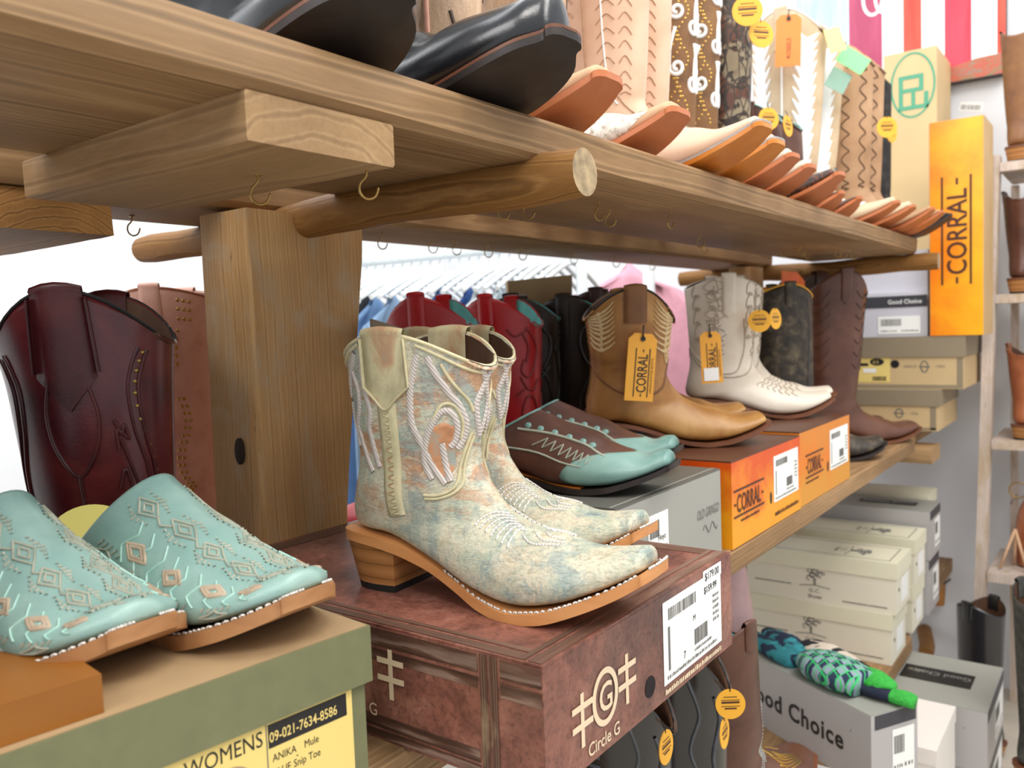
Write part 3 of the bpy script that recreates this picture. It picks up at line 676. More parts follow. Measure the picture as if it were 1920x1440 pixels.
# --- hero boots
SPR = .018; TB = .004
HL = .275; Sh = Shape(cowboy(HL, .215, .047, .150, .049, 'snip', wk=.98, ank=.040), scal=.028, tf=3.2)
def hero(label):
    T = build_boot('ankle_boot', label, Sh, 'hero', 'sole_tan', HL, .047, 'snip', t_lin=4.5, stitch='thread_white', piping='hero_band', nu=56, sub=5, sole_th=.0085, group='sage ankle boots on the maroon box')
    for f in (90, 270):
        bm = bmesh.new(); strap(bm, Sh, f, 2.35, .0215, .0205, 1.0); o = obj('pull_strap', bm, M['hero_strap'], T, True)
        bm = bmesh.new(); sg = 1 if f == 90 else -1
        e = [(0.1, sg * 72), (1.2, sg * 71), (2.3, sg * 70)]; e2_ = [(2.3, sg * 70), (2.8, sg * 80), (3.3, sg * 90), (2.8, sg * 100), (2.3, sg * 110)]; e3_ = [(2.3, sg * 110), (1.2, sg * 109), (.1, sg * 108)]
        for e_ in (e, e2_, e3_): ribbon(bm, Sh, e_, .0016, off=.0026, th=.0009)
        obj('strap_edging', bm, M['hero_band'], o, True)
        bm = bmesh.new(); strap(bm, Sh, f, 8.4, .0095, .0085, top=False, t0=3.0, off=.0014, nt=26); o = obj('side_band', bm, M['hero_band'], T, True)
        bm = bmesh.new()
        for i in range(14):
            t = 3.4 + i * .36; ribbon(bm, Sh, [(t, sg * 88), (t + .12, sg * 92.5), (t + .24, sg * 88)], .0012, off=.0018, th=.0006)
        obj('band_stitching', bm, M['hero_strap'], o, True)
    ob = lambda f: 3.75 + .35 * math.cos(R(f - 47) * 6)
    for sg in (1, -1):
        obj('inlay', shell(Sh, lambda f: 3.9 + .3 * abs(abs(f) - 43) / 12, lambda f: 6.6 - .5 * abs(abs(f) - 43) / 12, sg * 31, sg * 56, 12, 10, .0007), M['rust'], T, True)
    E = [[(.7, 63), (1.4, 66), (2.3, 69), (3.2, 70), (4.0, 69), (4.8, 64), (5.6, 57), (6.4, 50), (6.9, 46)],
         [(6.6, 56), (5.8, 60), (5.0, 58), (4.3, 55), (3.7, 50), (3.4, 43), (3.6, 35), (4.2, 30), (4.9, 31), (5.2, 36)],
         [(.7, 56), (1.3, 52), (2.0, 45), (2.7, 37), (3.3, 28), (4.0, 21), (4.8, 22), (5.3, 28)],
         [(5.0, 44), (5.6, 42), (6.3, 41), (6.8, 41)],
         [(.6, 109), (1.5, 113), (2.5, 112), (3.4, 108), (4.3, 112), (5.2, 110), (6.0, 104)],
         [(1.5, 128), (2.4, 122), (3.3, 124), (4.1, 132), (4.9, 131), (5.6, 122), (6.2, 112)],
         [(3.0, 140), (3.8, 146), (4.6, 145), (5.4, 136)], [(.6, 120), (1.2, 128), (2.0, 138), (2.8, 144)],
         [(.5, -8), (1.4, -2), (2.4, 4), (3.2, 10), (4.0, 6), (4.8, 0)]]
    lines(T, Sh, 'embroidery', 'thread_lilac', E, .0056, .0009, n=8)
    E += [[(1.8, 60), (2.6, 62), (3.3, 60)], [(2.0, 36), (2.6, 28), (3.1, 20), (3.6, 12)], [(4.4, 100), (5.0, 104), (5.6, 100)]]
    E2 = [[(3.9, 53), (3.15, 45), (3.2, 34), (3.9, 25), (4.8, 25)], [(.9, 46), (1.6, 40), (2.4, 30), (3.0, 20), (3.5, 14)], [(4.5, 12), (5.2, 18), (6.0, 26), (6.8, 34), (7.3, 44), (7.5, 56), (7.4, 66)], [(4.7, 9), (5.4, 15), (6.2, 23), (7.0, 31), (7.5, 43), (7.7, 56), (7.6, 66)],
          [(.35, 64), (.55, 45), (.8, 25), (.9, 5)], [(.3, 112), (.5, 130), (.7, 150), (.8, 170)]]
    lines(T, Sh, 'seam', 'hero_band', E2, .0026, .0009, n=7)
    V_ = []
    for j in range(7):
        V_.append([(9.6 + j * .33, 8 + j * 1.5), (9.2 + j * .33, 22), (9.5 + j * .33, 38), (10.0 + j * .30, 50)])
    V_ += [[(12.4, 6), (12.8, 14), (13.3, 10)], [(12.0, 14), (12.7, 24), (13.4, 16)], [(11.6, 26), (12.5, 34), (13.3, 24)]]
    lines(T, Sh, 'vamp_stitching', 'thread_white', V_, .0013, .0005, n=7)
    return T
h1 = at(hero('sage and rust distressed ankle boot with white embroidery, the front one on the maroon box'), (-.272, .532), R(5), HL, SH + .088)
h2 = copy_tree(h1); h2['label'] = 'second sage distressed ankle boot, standing behind the embroidered front boot on the maroon box'
at(h2, (-.332, .634), R(3), HL, SH + .088)
h2.scale = (1, -1, 1)
SPR = .010; TB = .002
def place_box(fn, *a, **k): return fn(*a, **k)
# ------------------------------------------------------------------ left side: green box, flat orange lid, mint mules
M['olive'] = plain('olive_card', '#70714f', .6, var=.08, scale=60, bump=.1); M['kraft'] = plain('kraft_card', '#a58a66', .6, var=.12, scale=12)
M['yellow'] = plain('yellow_label', '#e9cf7c', .55)
GW = .35; rzg = R(-6.2)
GB = thing('shoe_box', 'olive green shoe box with a tan top and yellow end label, under the mint mules', 'box', (-.399, .372, SH), rzg)
obj('box_body', boxbm(-.30, -GW + .004, 0, -.004, -.004, .111), M['olive'], GB, bevel=.0015)
ld = obj('lid', boxbm(-.304, -GW, .076, 0, 0, .113), M['olive'], GB, bevel=.002)
obj('lid_panel', boxbm(-.3025, -GW + .0015, .1131, -.0015, -.0015, .1135), M['kraft'], ld)
Fg = frame((-.004, 0, 0), (0, 1, 0), (0, 0, 1))
bm = bmesh.new(); rect(bm, Fg, -.150, .006, -.015, .0745, .0003, .0004); ls = obj('end_label', bm, M['yellow'], GB)
bm = bmesh.new(); rect(bm, Fg, -.076, .059, -.0195, .0735, .0008, .0001); obj('printed_bar', bm, M['ink'], ls)
text('09-021-7634-8586', .0088, Fg, M['yellow'], ls, sx=.74, off=.0011, bold=.01).location = (0, -.0755, .0625)
text('WOMENS', .0135, Fg, M['ink'], ls, sx=.82, off=.0009).location = (0, -.128, .0625)
for s_, a, b in (('ANIKA', -.074, .050), ('Mule', -.052, .050), ('BLUE', -.074, .041), ('Snip Toe', -.060, .041), ('-', -.058, .046)):
    text(s_, .0068, Fg, M['ink'], ls, sx=.8, off=.0009).location = (0, a, b)
bm = bmesh.new(); ringmark(bm, Fg, -.103, .046, .016, .012, .012); obj('printed_oval', bm, M['kraft'], ls)
bm = bmesh.new(); rect(bm, Fg, -.0775, .006, -.0768, .0745, .0008, .0001); obj('printed_line', bm, M['ink_grey'], ls)
M['orangebrown'] = leather('orange_brown_board', [(0.3, srgb('#834c10')), (0.7, srgb('#99611a'))], 6, .4)
OB = thing('display_board', 'flat orange brown board lying on the olive green box at the left edge', 'board', (-.424, .208, SH + .1137), R(-7))
obj('board', boxbm(-.26, -.17, 0, 0, 0, .0205), M['orangebrown'], OB, bevel=.0016)

def mule(label, S, up, sole, L_, hh, toe, wk=1.0, trim=None, group=None, stitch=None, heel='heel', cap='rubber', sole_th=.006, name='mule_shoe', lining='lining'):
    T = thing(name, label, 'shoe', group=group); k = L_ / .30
    obj('upper', boot_upper(S, 48, 5), M[up], T, True)
    obj('lining', boot_lining(S, 4.0), M[lining], T, True)
    P = sole_pts(L_, hh, toe, wk); obj('sole', make_sole(P, sole_th), M[sole], T, 'auto', bevel=.0012)
    obj('insole', make_sole([(x, z + .0015, w_ * .86) for x, z, w_ in P if x < .2 * k], .0015), M[lining], T, 'auto')
    obj('heel', make_heel(P, hh, .005, hh - .003, k, wk), M[heel], T, 'auto'); obj('heel_cap', make_heel(P, hh, 0, .005, k, wk), M[cap], T, 'auto')
    if stitch:
        bm = bmesh.new()
        for sg in (-1, 1):
            pts = [Vector((x, sg * (w_ - .002), z + .0005)) for x, z, w_ in P if x > .10 * k]; acc = 0
            for a, b in zip(pts, pts[1:]):
                d = b - a; n = max(1, round(d.length / .0045))
                for i in range(n): q0 = a + d * (i / n); q1 = a + d * ((i + .68) / n); tube(bm, [q0, (q0 + q1) / 2 + Vector((0, 0, .0006)), q1], .0008, 5)
        obj('welt_stitching', bm, M[stitch], T, True)
    if trim:
        bm = bmesh.new(); tube(bm, [S.p(0, 2 * PI * i / 48) for i in range(48)], .0016, 6, closed=True); obj('trim', bm, M[trim], T, True)
    return T
ML = .258; Sm = Shape(mule_st(ML, .024, 'round', .090, .03, wk=1.05), scal=-.006, tf=2.2, dip=1.5)
def diamond(t, f, dt, df): return [(t - dt, f), (t, f + df), (t + dt, f), (t, f - df), (t - dt, f)]
def poly_lines(T, S, name, mat, L_, width, th=.0006, n=2, parent=None):
    bm = bmesh.new()
    for pts in L_:
        dense = []
        for (a, b), (c, d) in zip(pts, pts[1:]):
            for i in range(4): dense.append((a + (c - a) * i / 4, b + (d - b) * i / 4))
        dense.append(pts[-1]); ribbon(bm, S, dense, width, th=th, n=1)
    return obj(name, bm, M[mat], parent or T, True)
def mint(label, two=False):
    T = mule(label, Sm, 'mint', 'sole_mule', ML, .024, 'round', wk=1.05, sole_th=.0095, trim=None, stitch='thread_white', group='mint mules on the olive green box')
    Ln = []; B = []
    for sg in (1, -1):
        for t, f in ((2.3, 68), (3.8, 62), (5.3, 58), (6.6, 56)):
            B.append(diamond(t, sg * f, .42, 8)); B.append(diamond(t, sg * f, .28, 5.2))
        for t, f in ((1.2, 34), (2.6, 26), (4.0, 22), (5.3, 20), (6.6, 20)):
            Ln += [diamond(t, sg * f, .55, 9), diamond(t, sg * f, .26, 4.5)]
            for k_ in range(-3, 4):
                Ln.append([(t + k_ * .17, sg * (f + 11)), (t + k_ * .17 + .05, sg * (f + 17 - abs(k_) * 2))]); Ln.append([(t + k_ * .17, sg * (f - 11)), (t + k_ * .17 + .05, sg * (f - 17 + abs(k_) * 2))])
            Ln.append([(t + .55, sg * f), (t + .85, sg * (f + 4)), (t + 1.1, sg * (f - 3))])
        for t, f in ((1.6, 92), (3.0, 92), (4.4, 94), (5.8, 96)):
            Ln += [diamond(t, sg * f, .42, 7)]
            for k_ in range(-2, 3): Ln.append([(t + k_ * .2, sg * (f - 7)), (t + k_ * .2 + .05, sg * (f - 13))])
    poly_lines(T, Sm, 'pattern', 'mint_trim', B, .0026, .0004); poly_lines(T, Sm, 'pattern', 'mint_line', Ln, .0015, .0005)
    St = []
    for sg in (1, -1):
        for j in range(9): St.append([(1.6 + j * .58, sg * 46), (1.9 + j * .58, sg * 56), (1.8 + j * .58, sg * 72), (2.2 + j * .58, sg * 84)])
    poly_lines(T, Sm, 'seam', 'mint_pale', St, .0009, .0003)
    return T
L('sole_mule', ('#94633c', '#b07d50', '#c29264'), scale=18, stretch=(.2, 1, 3)); L('mint_line', ('#8c978a', '#a5a896', '#b3b3a2'), scale=60); L('mint_pale', ('#93c3b6', '#a7d0c2', '#b8dacd'), scale=60)
m1 = at(mint('mint green mule with a raised diamond pattern, the right one on the olive green box'), (-.405, .329), R(2), ML, SH + .1137)
m2 = copy_tree(m1); m2['label'] = 'mint green patterned mule half hidden by the flat orange brown board'
at(m2, (-.441, .242), R(1), ML, SH + .1137)
dk = Shape(mule_st(.25, .022, 'round', .07, .04, wk=.8), scal=-.004, tf=2, dip=1.5)
bm_ = mule('dark grey mule toe resting on the flat orange brown board at the left edge', dk, 'greydark', 'sole_black', .25, .022, 'round', wk=.8); at(bm_, (-.484, .150), R(-2), .25, SH + .1137 + .0205)
# round yellow card and white card behind the mules
bm = bmesh.new(); prism(bm, [(.034 * math.cos(2*PI*i/40), .034 * math.sin(2*PI*i/40)) for i in range(40)], frame((-.655, .322, -.157), (.45, .9, 0), (-.5, .2, .85)), .0012)
yc = tag(obj('round_card', bm, plain('yellow_card', '#ece07a', .5)), 'round yellow card with handwriting, standing between the two mint mules', 'card')
text('M 9.5', .007, frame((-.655, .322, -.157), (.45, .9, 0), (-.5, .2, .85)), M['ink'], yc, off=.0016)

# ------------------------------------------------------------------ tall boots on the lower shelf, left
def rim_boot(name, label, H, L_, fa, wt, toe, up, sole, hh=.04, scal=.035, lin='lining', strapm=None, pip=None, group=None, welt=None, front=1.0, sw=(.016, .013, .75, .2), cat='boot', dip=2.0, ank=.041, wk=1.0, heel='heel', tf=2.4, sub=4, lean=0):
    S = Shape(cowboy(L_, H, hh, fa, wt, toe, ank=ank, wk=wk, lean=lean), scal=scal, tf=tf, front=front, dip=dip)
    T = build_boot(name, label, S, up, sole, L_, hh, toe, heel=heel, lining=lin, t_lin=4, straps=(strapm or up, sw[0], sw[1], sw[2], sw[3]), piping=pip, group=group, welt=welt, nu=36, sub=sub, wk=wk)
    return T, S
def put(T, x, y, rz, z): T.location = (x - .075 * math.cos(rz), y - .075 * math.sin(rz), z); T.rotation_euler = (0, 0, rz); return T
T, S = rim_boot('cowboy_boot', 'glossy maroon tall boot with a wide pull strap and brass studs, left of the post', .352, .285, .165, .060, 'snip', 'maroon', 'sole_brown', scal=.06, strapm='maroon_dark', pip='rubber', group='maroon tall boots left of the post', sw=(.022, .026, 1.7, .7), tf=2.2)
maro = T
Sc = [[(.9, 40), (1.4, 46), (2.0, 50), (2.8, 47), (3.6, 38), (4.3, 36), (5.0, 44), (5.8, 50)], [(.9, 33), (1.4, 38), (2.0, 42), (2.8, 39), (3.6, 31), (4.3, 29), (5.0, 36), (5.8, 42)],
      [(2.6, 62), (2.9, 57), (2.7, 55), (3.0, 52), (2.8, 60), (3.2, 60)], [(3.0, 58), (3.5, 52), (4.0, 46)], [(4.0, 62), (3.6, 56), (4.2, 52), (4.6, 58), (4.2, 64), (4.8, 68), (5.4, 60)]]
Sc += [[(t, 180 - f) for t, f in p] for p in Sc[:2]]
Sc = [[(t, 180 - f) for t, f in p] for p in Sc] + [[(1.75, 78), (2.5, 72), (3.2, 76), (3.7, 90), (3.2, 104), (2.5, 108), (1.75, 102)], [(3.7, 90), (4.6, 90), (5.6, 90)]]
lines(T, S, 'stitching', 'maroon_dark', Sc, .0032, .0013)
lines(T, S, 'strap_edging', 'maroon_dark', [[(.1, 72), (1.6, 68)], [(.1, 108), (1.6, 112)]], .0018, .0035)
dots(T, S, 'studs', 'brass', [(1.0 + i * .27, 180 - 36.5 - 8 * math.sin(i * .42)) for i in range(18)], .0022)
ctr(T, -.79, .402, 222)
m2_ = ctr(copy_tree(T), -.945, .497, 226); m2_['label'] = 'second maroon tall boot, standing behind the studded one and showing its brown lining'
m3_ = ctr(copy_tree(T), -.805, .222, 218); m3_['label'] = 'maroon tall boot cut off by the left edge of the photo'
T, S = rim_boot('cowboy_boot', 'pink tan tall boot with rows of round studs, half hidden behind the post', .372, .285, .15, .055, 'snip', 'pinktan', 'sole_brown', scal=.02, strapm='pinktan', pip='rusttan', sw=(.013, .015, 1.6, .5))
bm = bmesh.new(); strap(bm, S, 90, 2.6, .014, .018, .6, top=False, t0=1.3, off=.0034); obj('strap_tip', bm, M['rusttan'], T, True)
lines(T, S, 'seam', 'rusttan', [[(2.4, 90), (4, 90), (5.6, 90)]], .004)
dots(T, S, 'studs', 'gold', [(.35 + r_ * .22, f) for r_ in range(3) for f in (118, 124, 130, 52, 46, 40)] + [(1.1 + i * .22, 116 - 3 * math.sin(i * .5)) for i in range(5)] + [(1.1 + i * .2, 60 - i * 1.5) for i in range(8)] + [(2.9 + i * .19, 112 + 6 * math.sin(i * .55)) for i in range(16)] + [(2.9 + i * .19, 118 + 6 * math.sin(i * .55)) for i in range(14)] + [(2.9 + i * .22, 66 + 5 * math.sin(i * .5)) for i in range(14)], .0024)
ctr(T, -1.03, .628, 214)
# ------------------------------------------------------------------ red, black and dark boots behind
T, S = rim_boot('cowboy_boot', 'red tall boot with a pull strap and turquoise lining, right behind the front ankle boot', .352, .28, .145, .054, 'snip', 'red', 'sole_brown', scal=.055, lin='turq', group='red boots with turquoise lining', sw=(.012, .012, .9, .1), tf=2.2)
Sr = [[(.7, 30), (1.2, 50), (1.0, 62)], [(.7, 34), (1.1, 20), (1.7, 12), (2.3, 18), (2.7, 30), (2.5, 42), (2.1, 38)], [(1.0, 40), (1.6, 30), (2.2, 34)], [(2.7, 44), (3.1, 32), (3.1, 18), (2.8, 8)], [(3.9, 8), (3.4, 20), (3.4, 34), (3.9, 42), (4.5, 36), (4.6, 26)], [(3.3, 50), (3.1, 38)]]
Sr = [[(t, 180 - f) for t, f in p] for p in Sr]
lines(T, S, 'stitching', 'redline', Sr, .0035, .0014)
ctr(T, -.80, .885, 200)
r2 = ctr(copy_tree(T), -.80, 1.045, 194); r2['label'] = 'red tall boot with scrolled stitching and turquoise lining, beside the dark brown boots'
T, S = rim_boot('cowboy_boot', 'dark brown tall boot with black scrolls and turquoise lining, in front of a cardboard insert', .358, .285, .16, .056, 'snip', 'blackbrown', 'sole_black', scal=.05, lin='turq', group='dark brown boots with black scrolls', sw=(.014, .012, 1.4, .1), tf=2.2)
Sk = [[(1.0, 50), (1.3, 38), (1.8, 32), (2.3, 38), (2.7, 52), (2.4, 64), (1.8, 70), (1.3, 66), (1.0, 50)], [(2.6, 36), (3.0, 52), (3.6, 66), (4.4, 72), (5.4, 70)], [(2.6, 60), (3.0, 42), (3.6, 32), (4.4, 28), (5.4, 30)], [(1.2, 10), (1.9, 18), (2.5, 10), (3.2, 0), (4, 8), (5, 4)]]
Sk = [[(t, 180 - f) for t, f in p] for p in Sk]
lines(T, S, 'stitching', 'blackl', Sk, .006, .002)
ctr(T, -.86, 1.185, 208)
r2 = ctr(copy_tree(T), -.835, 1.315, 204); r2['label'] = 'dark brown boot with black scrolls, squeezed between its twin and the very dark boots'
T, S = rim_boot('cowboy_boot', 'very dark brown plain tall boot, in the back row left of the tan ankle boots', .372, .285, .14, .052, 'snip', 'darkbrown', 'sole_black', scal=.03, group='very dark brown boots in the back row', sw=(.014, .012, 1.2, .1))
dots(T, S, 'studs', 'gold', [(4.3 + i * .16, 55 + 4 * math.sin(i)) for i in range(8)] + [(1.4 + i * .15, 70) for i in range(5)], .003)
ctr(T, -.85, 1.435, 204)
r2 = ctr(copy_tree(T), -.865, 1.555, 204); r2['label'] = 'second very dark brown tall boot, mostly hidden behind the tan ankle boots'
M['card'] = plain('cardboard', '#b0966f', .75, var=.08, scale=8)
M['card2'] = plain('grey_cardboard', '#8b7c66', .75, var=.08, scale=8)
def cardsheet(label, P, mat='card', th=.004):
    bm = bmesh.new(); a = [Vector(p) for p in P]; n = (a[1] - a[0]).cross(a[2] - a[0]).normalized() * th
    v = [bm.verts.new(p) for p in a]; w2 = [bm.verts.new(p + n) for p in a]; bm.faces.new(v); bm.faces.new(w2[::-1]); m = len(a)
    for i in range(m): bm.faces.new((v[i], v[(i+1) % m], w2[(i+1) % m], w2[i]))
    return tag(obj('cardboard_insert', bm, M[mat]), label, 'cardboard')
cardsheet('upright cardboard insert sticking up out of the dark brown boots', [(-.955, 1.28, -.29), (-.955, 1.48, -.29), (-.955, 1.51, .111), (-.955, 1.28, .092)])
cardsheet('greyish cardboard insert between the post and the front ankle boots', [(-.70, .675, SH + .002), (-.70, .82, SH + .002), (-.70, .80, -.012), (-.70, .675, .018)], 'card2')
# ------------------------------------------------------------------ silver box and turquoise toe mules
M['silverbox'] = plain('silver_grey_card', '#9b9b93', .4, var=.03, scale=6); M['silverlid'] = plain('dark_grey_card', '#5f5e57', .4, var=.04, scale=6)
SB = shoebox('shoe_box', 'silver grey shoe box with curly lettering, under the turquoise toe mules', (-.422, .738, SH), 0, .305, .272, .1155, M['silverbox'], M['silverlid'], two=False)
bm = bmesh.new(); rect(bm, Ft := F_top(.1155), .003, .007, .269, .0095, .0002, .0002); obj('lid_crease', bm, M['silverbox'], SB)
Fs = F_front(); text('OLD GRINGO', .017, Fs, M['ink_grey'], SB, sx=.62, off=.0008, shear=.25).location = (0, .198, .062)
bm = bmesh.new(); tube(bm, [(.0006, .215 + i * .004, .047 + .006 * math.sin(i * 1.1)) for i in range(12)], .0005, 5); obj('flourish', bm, M['ink_grey'], SB)
st = sticker(SB, Fs, .070, .045, .119, .093, seed=9, style=2); text('Hoyz', .009, Fs, M['ink'], st, off=.001).location = (0, .092, .062)
BL_ = .275; Sb = Shape(mule_st(BL_, .026, 'snip', .092, .0), scal=0, tf=2)
def bluemule(label):
    T = mule(label, Sb, 'brownblue', 'sole_black', BL_, .026, 'snip', trim='turqtoe', group='turquoise toe mules on the silver box', lining='sole_orange')
    obj('toe_cap', shell(Sb, lambda f: 4.3 + 1.1 * math.cos(R(f * 2)) + .5 * math.cos(R(f * 4)) * 0 - (.5 if 0 else 0), Sb.N, 0, 360, 16, 44, .0011, full=True, captoe=True), M['turqtoe'], T, True)
    Z = []
    for j in range(8): Z += [(1.8 + j * .30, 74), (1.95 + j * .30, 56)]
    poly_lines(T, Sb, 'stitching', 'mint_line', [Z, [(t, -f) for t, f in Z]], .0012, .0012)
    bm = bmesh.new()
    for sg in (1, -1): ribbon(bm, Sb, [(.7, sg * 56), (2, sg * 46), (3.4, sg * 42), (4.4, sg * 50)], .003, th=.001); ribbon(bm, Sb, [(1.0, sg * 88), (2.4, sg * 82), (3.8, sg * 80)], .0025, th=.001)
    obj('seam', bm, M['mint_line'], T, True)
    dots(T, Sb, 'studs', 'turqtoe', [(.8 + j * .55, 46 - j * 2) for j in range(6)], .0042)
    return T
b1 = at(bluemule('brown mule with a turquoise toe and studs, the nearer one on the silver box'), (-.405, .845), R(13), BL_, SH + .1157)
b2 = copy_tree(b1); b2['label'] = 'brown mule with a turquoise toe, the farther one beside the tan boots'
at(b2, (-.452, .955), R(13), BL_, SH + .1157)
# ------------------------------------------------------------------ orange boxes
M['or_front'] = print_orange('orange_print', '#d9520a', '#f2a015', .02, .115)
M['or_lid'] = plain('box_lid_brown', '#5a3524', .4, var=.1, scale=12); M['or_front2'] = print_orange('orange_print_plain', '#d98428', '#d9942c', .02, .115, sc_=7)
def corral(F_, T, a0, a1, b0, b1, mat='ink_brown', rot=0, th=.0022, small=True):
    """wordmark between two bars, dashes at both ends"""
    bm = bmesh.new(); w_ = a1 - a0; h = b1 - b0
    rect(bm, F_, a0, b1 - h * .07, a1, b1, .0006, .0002); rect(bm, F_, a0, b0, a1, b0 + h * .07, .0006, .0002)
    rect(bm, F_, a0 + w_ * .01, b0 + h * .44, a0 + w_ * .07, b0 + h * .52, .0006, .0002); rect(bm, F_, a1 - w_ * .08, b0 + h * .44, a1 - w_ * .02, b0 + h * .52, .0006, .0002)
    o = obj('logo', bm, M[mat], T)
    t = text('CORRAL', h * .92, F_ @ Matrix.Translation((a0 + w_ * .09, b0 + h * .17, 0)), M[mat], o, sx=w_ * .82 / (h * .92 * 4.05), off=.0008, bold=.012)
    return o
def cbox(label, loc, W, H, fm, seed):
    T = shoebox('boot_box', label, loc, 0, .325, W, H, M[fm], M['or_lid'], two=False, group='orange boot boxes on the lower shelf')
    corral(F_front(), T, .03 if seed == 33 else .006, .127 if seed == 33 else .120, H * .34, H * .66)
    sticker(T, F_front(), W * .565, H * .28, W * .955, H * .86, seed=seed)
    bm = bmesh.new(); prism(bm, [(W * .52 + .004 * math.cos(2*PI*i/16), H * .36 + .009 * math.sin(2*PI*i/16)) for i in range(16)], F_front(), .0005); obj('finger_hole', bm, M['black'], T)
    bm = bmesh.new(); dashes(bm, F_front(), .03, H * .27, .10, .004, .0005, seed); obj('printing', bm, M['ink_brown'], T)
    return T
C1 = cbox('orange boot box with mottled print and white label, nearest the silver box', (-.422, 1.047, SH), .286, .118, 'or_front', 21)
bm = bmesh.new(); dashes(bm, F_front(), .165, .012, .275, .006, .0005, 3); obj('printing', bm, M['ink_brown'], C1)
C2 = cbox('plainer orange boot box under the white ankle boots', (-.424, 1.336, SH), .296, .122, 'or_front2', 33)
# ------------------------------------------------------------------ tan ankle boots
def hang_tag(label, loc, rz, w_, h, mat='tag_orange', tilt=0, word='CORRAL', rx=0, patch=False):
    T = thing('hang_tag', label, 'tag', loc, rot=(rx, tilt, rz)); Mx = frame((0, 0, 0), (1, 0, 0), (0, 0, 1)); c = w_ * .2; bm = bmesh.new()
    prism(bm, [(-w_/2, -h), (w_/2, -h), (w_/2, -c), (w_/2 - c, 0), (-w_/2 + c, 0), (-w_/2, -c)], Mx, .0011); obj('card', bm, M[mat], T)
    bm = bmesh.new(); tube(bm, [(0, -.0012, -h * .08), (0, -.0030, -h * .08)], w_ * .085, 14); obj('eyelet', bm, M['black'], T)
    bm = bmesh.new(); tube(bm, [(0, -.002, -h * .07), (-.001, -.004, -.001), (0, .001, .006), (.0012, .004, .012)], .0012, 6); obj('string', bm, M['black'], T, True)
    if word == 'CORRAL':
        M2 = Mx @ Matrix.Translation((0, 0, .0008)) @ Matrix.Rotation(PI / 2, 4, 'Z')      # reads upwards
        corral(M2, T, -h * .94, -h * .22, -w_ * .30, w_ * .22, 'ink')
        text('HANDCRAFTED BOOTS', w_ * .11, M2 @ Matrix.Translation((-h * .88, -w_ * .42, 0)), M['ink'], T, sx=h * .56 / (w_ * .11 * 11.5))
    elif word:
        M2 = Mx @ Matrix.Translation((0, 0, .0008)) @ Matrix.Rotation(PI / 2, 4, 'Z'); text(word, w_ * .24, M2 @ Matrix.Translation((-h * .85, -w_ * .1, 0)), M['ink_brown'], T, sx=.9)
    if patch: bm = bmesh.new(); rect(bm, Mx, -w_ * .4, -h * .95, w_ * .3, -h * .7, .0022, .0002); obj('price_sticker', bm, M['paper'], T)
    return T
M['tag_orange'] = plain('tag_card_orange', '#eda838', .5, var=.06, scale=30); M['tag_bright'] = plain('tag_card_bright', '#f4883a', .5)
M['tag_yellow'] = plain('tag_card_yellow', '#eeae2e', .5)
def round_tag(label, loc, r_, nrm, group=None, squash=1.0):
    T = thing('round_tag', label, 'tag', loc, group=group); n = Vector(nrm).normalized(); right = Vector((0, 0, 1)).cross(n).normalized(); up = n.cross(right)
    Mx = frame((0, 0, 0), right, up); bm = bmesh.new(); prism(bm, [(r_ * math.cos(2*PI*i/32), r_ * math.sin(2*PI*i/32)) for i in range(32)], Mx, .001); obj('card', bm, M['tag_yellow'], T)
    bm = bmesh.new()
    for yy, wd, hh in ((.45, .45, .05), (.25, .62, .04), (.05, .6, .13), (-.16, .62, .04), (-.34, .4, .10)): rect(bm, Mx, -r_ * wd, r_ * yy, r_ * wd, r_ * (yy + hh), .0012, .0001)
    obj('printing', bm, M['ink_brown'], T)
    bm = bmesh.new(); tube(bm, [Mx @ Vector((0, r_ * .85, .001)), Mx @ Vector((0, r_ * 1.15, .001)), Mx @ Vector((.002, r_ * 1.5, -.004))], .0007, 5); obj('string', bm, M['black'], T, True)
    return T
def feather(bm, S, t0, t1, f, w_, n=7, wd=.004, sgn=1):
    ribbon(bm, S, [(t0, f * sgn), ((t0 + t1) / 2, (f - 3) * sgn), (t1, f * sgn)], wd, th=.0012)
    for i in range(n):
        t = t1 + (t0 - t1) * i / n
        for s_ in (1, -1): ribbon(bm, S, [(t, f * sgn), (t - .25, (f + s_ * w_ * .6) * sgn), (t - .62, (f + s_ * w_) * sgn)], wd * 1.1, th=.0012, taper=True, n=3)
def spiral(tc, fc, r0, sgn=1, turns=1.3, tail=.9, n=12, up=-1):
    return [(tc + up * tail, fc - sgn * r0 * .2), (tc + up * tail * .5, fc - sgn * r0 * .9)] + [(tc + (r0 * (1 - .72 * i / n)) * .017 * math.cos(PI * .5 * up + 0 + 2 * PI * turns * i / n) * 1.0, fc - sgn * (r0 * (1 - .72 * i / n)) * math.sin(PI * .5 + 2 * PI * turns * i / n)) for i in range(n + 1)]
BT = .27
T, S = rim_boot('ankle_boot', 'tan ankle boot with pale feather embroidery and a large orange hang tag', .238, BT, .148, .054, 'square', 'tan', 'sole_brown', scal=.05, strapm='tandark', pip='rubber', group='tan ankle boots on the orange box', sw=(.017, .017, 2.2, .05), tf=3, heel='tandark', front=1.0)
bm = bmesh.new()
for sg in (1, -1): feather(bm, S, .7, 4.2, 38, 26, n=9, wd=.0048, sgn=sg); feather(bm, S, .8, 4.0, 142, 24, n=9, wd=.0048, sgn=sg); ribbon(bm, S, [(4.0, sg * 40), (4.6, sg * 34), (4.9, sg * 27), (4.5, sg * 22), (4.2, sg * 27), (4.5, sg * 30)], .003, th=.0012)
obj('embroidery', bm, M['gold_thread'], T, True)
lines(T, S, 'seam', 'tandark', [[(4.8, 178), (5.8, 140), (7.0, 96), (7.4, 60), (6.2, 30), (4.6, 10)]], .003)
at(T, (-.452, 1.250), R(40), BT, SH + .1183)
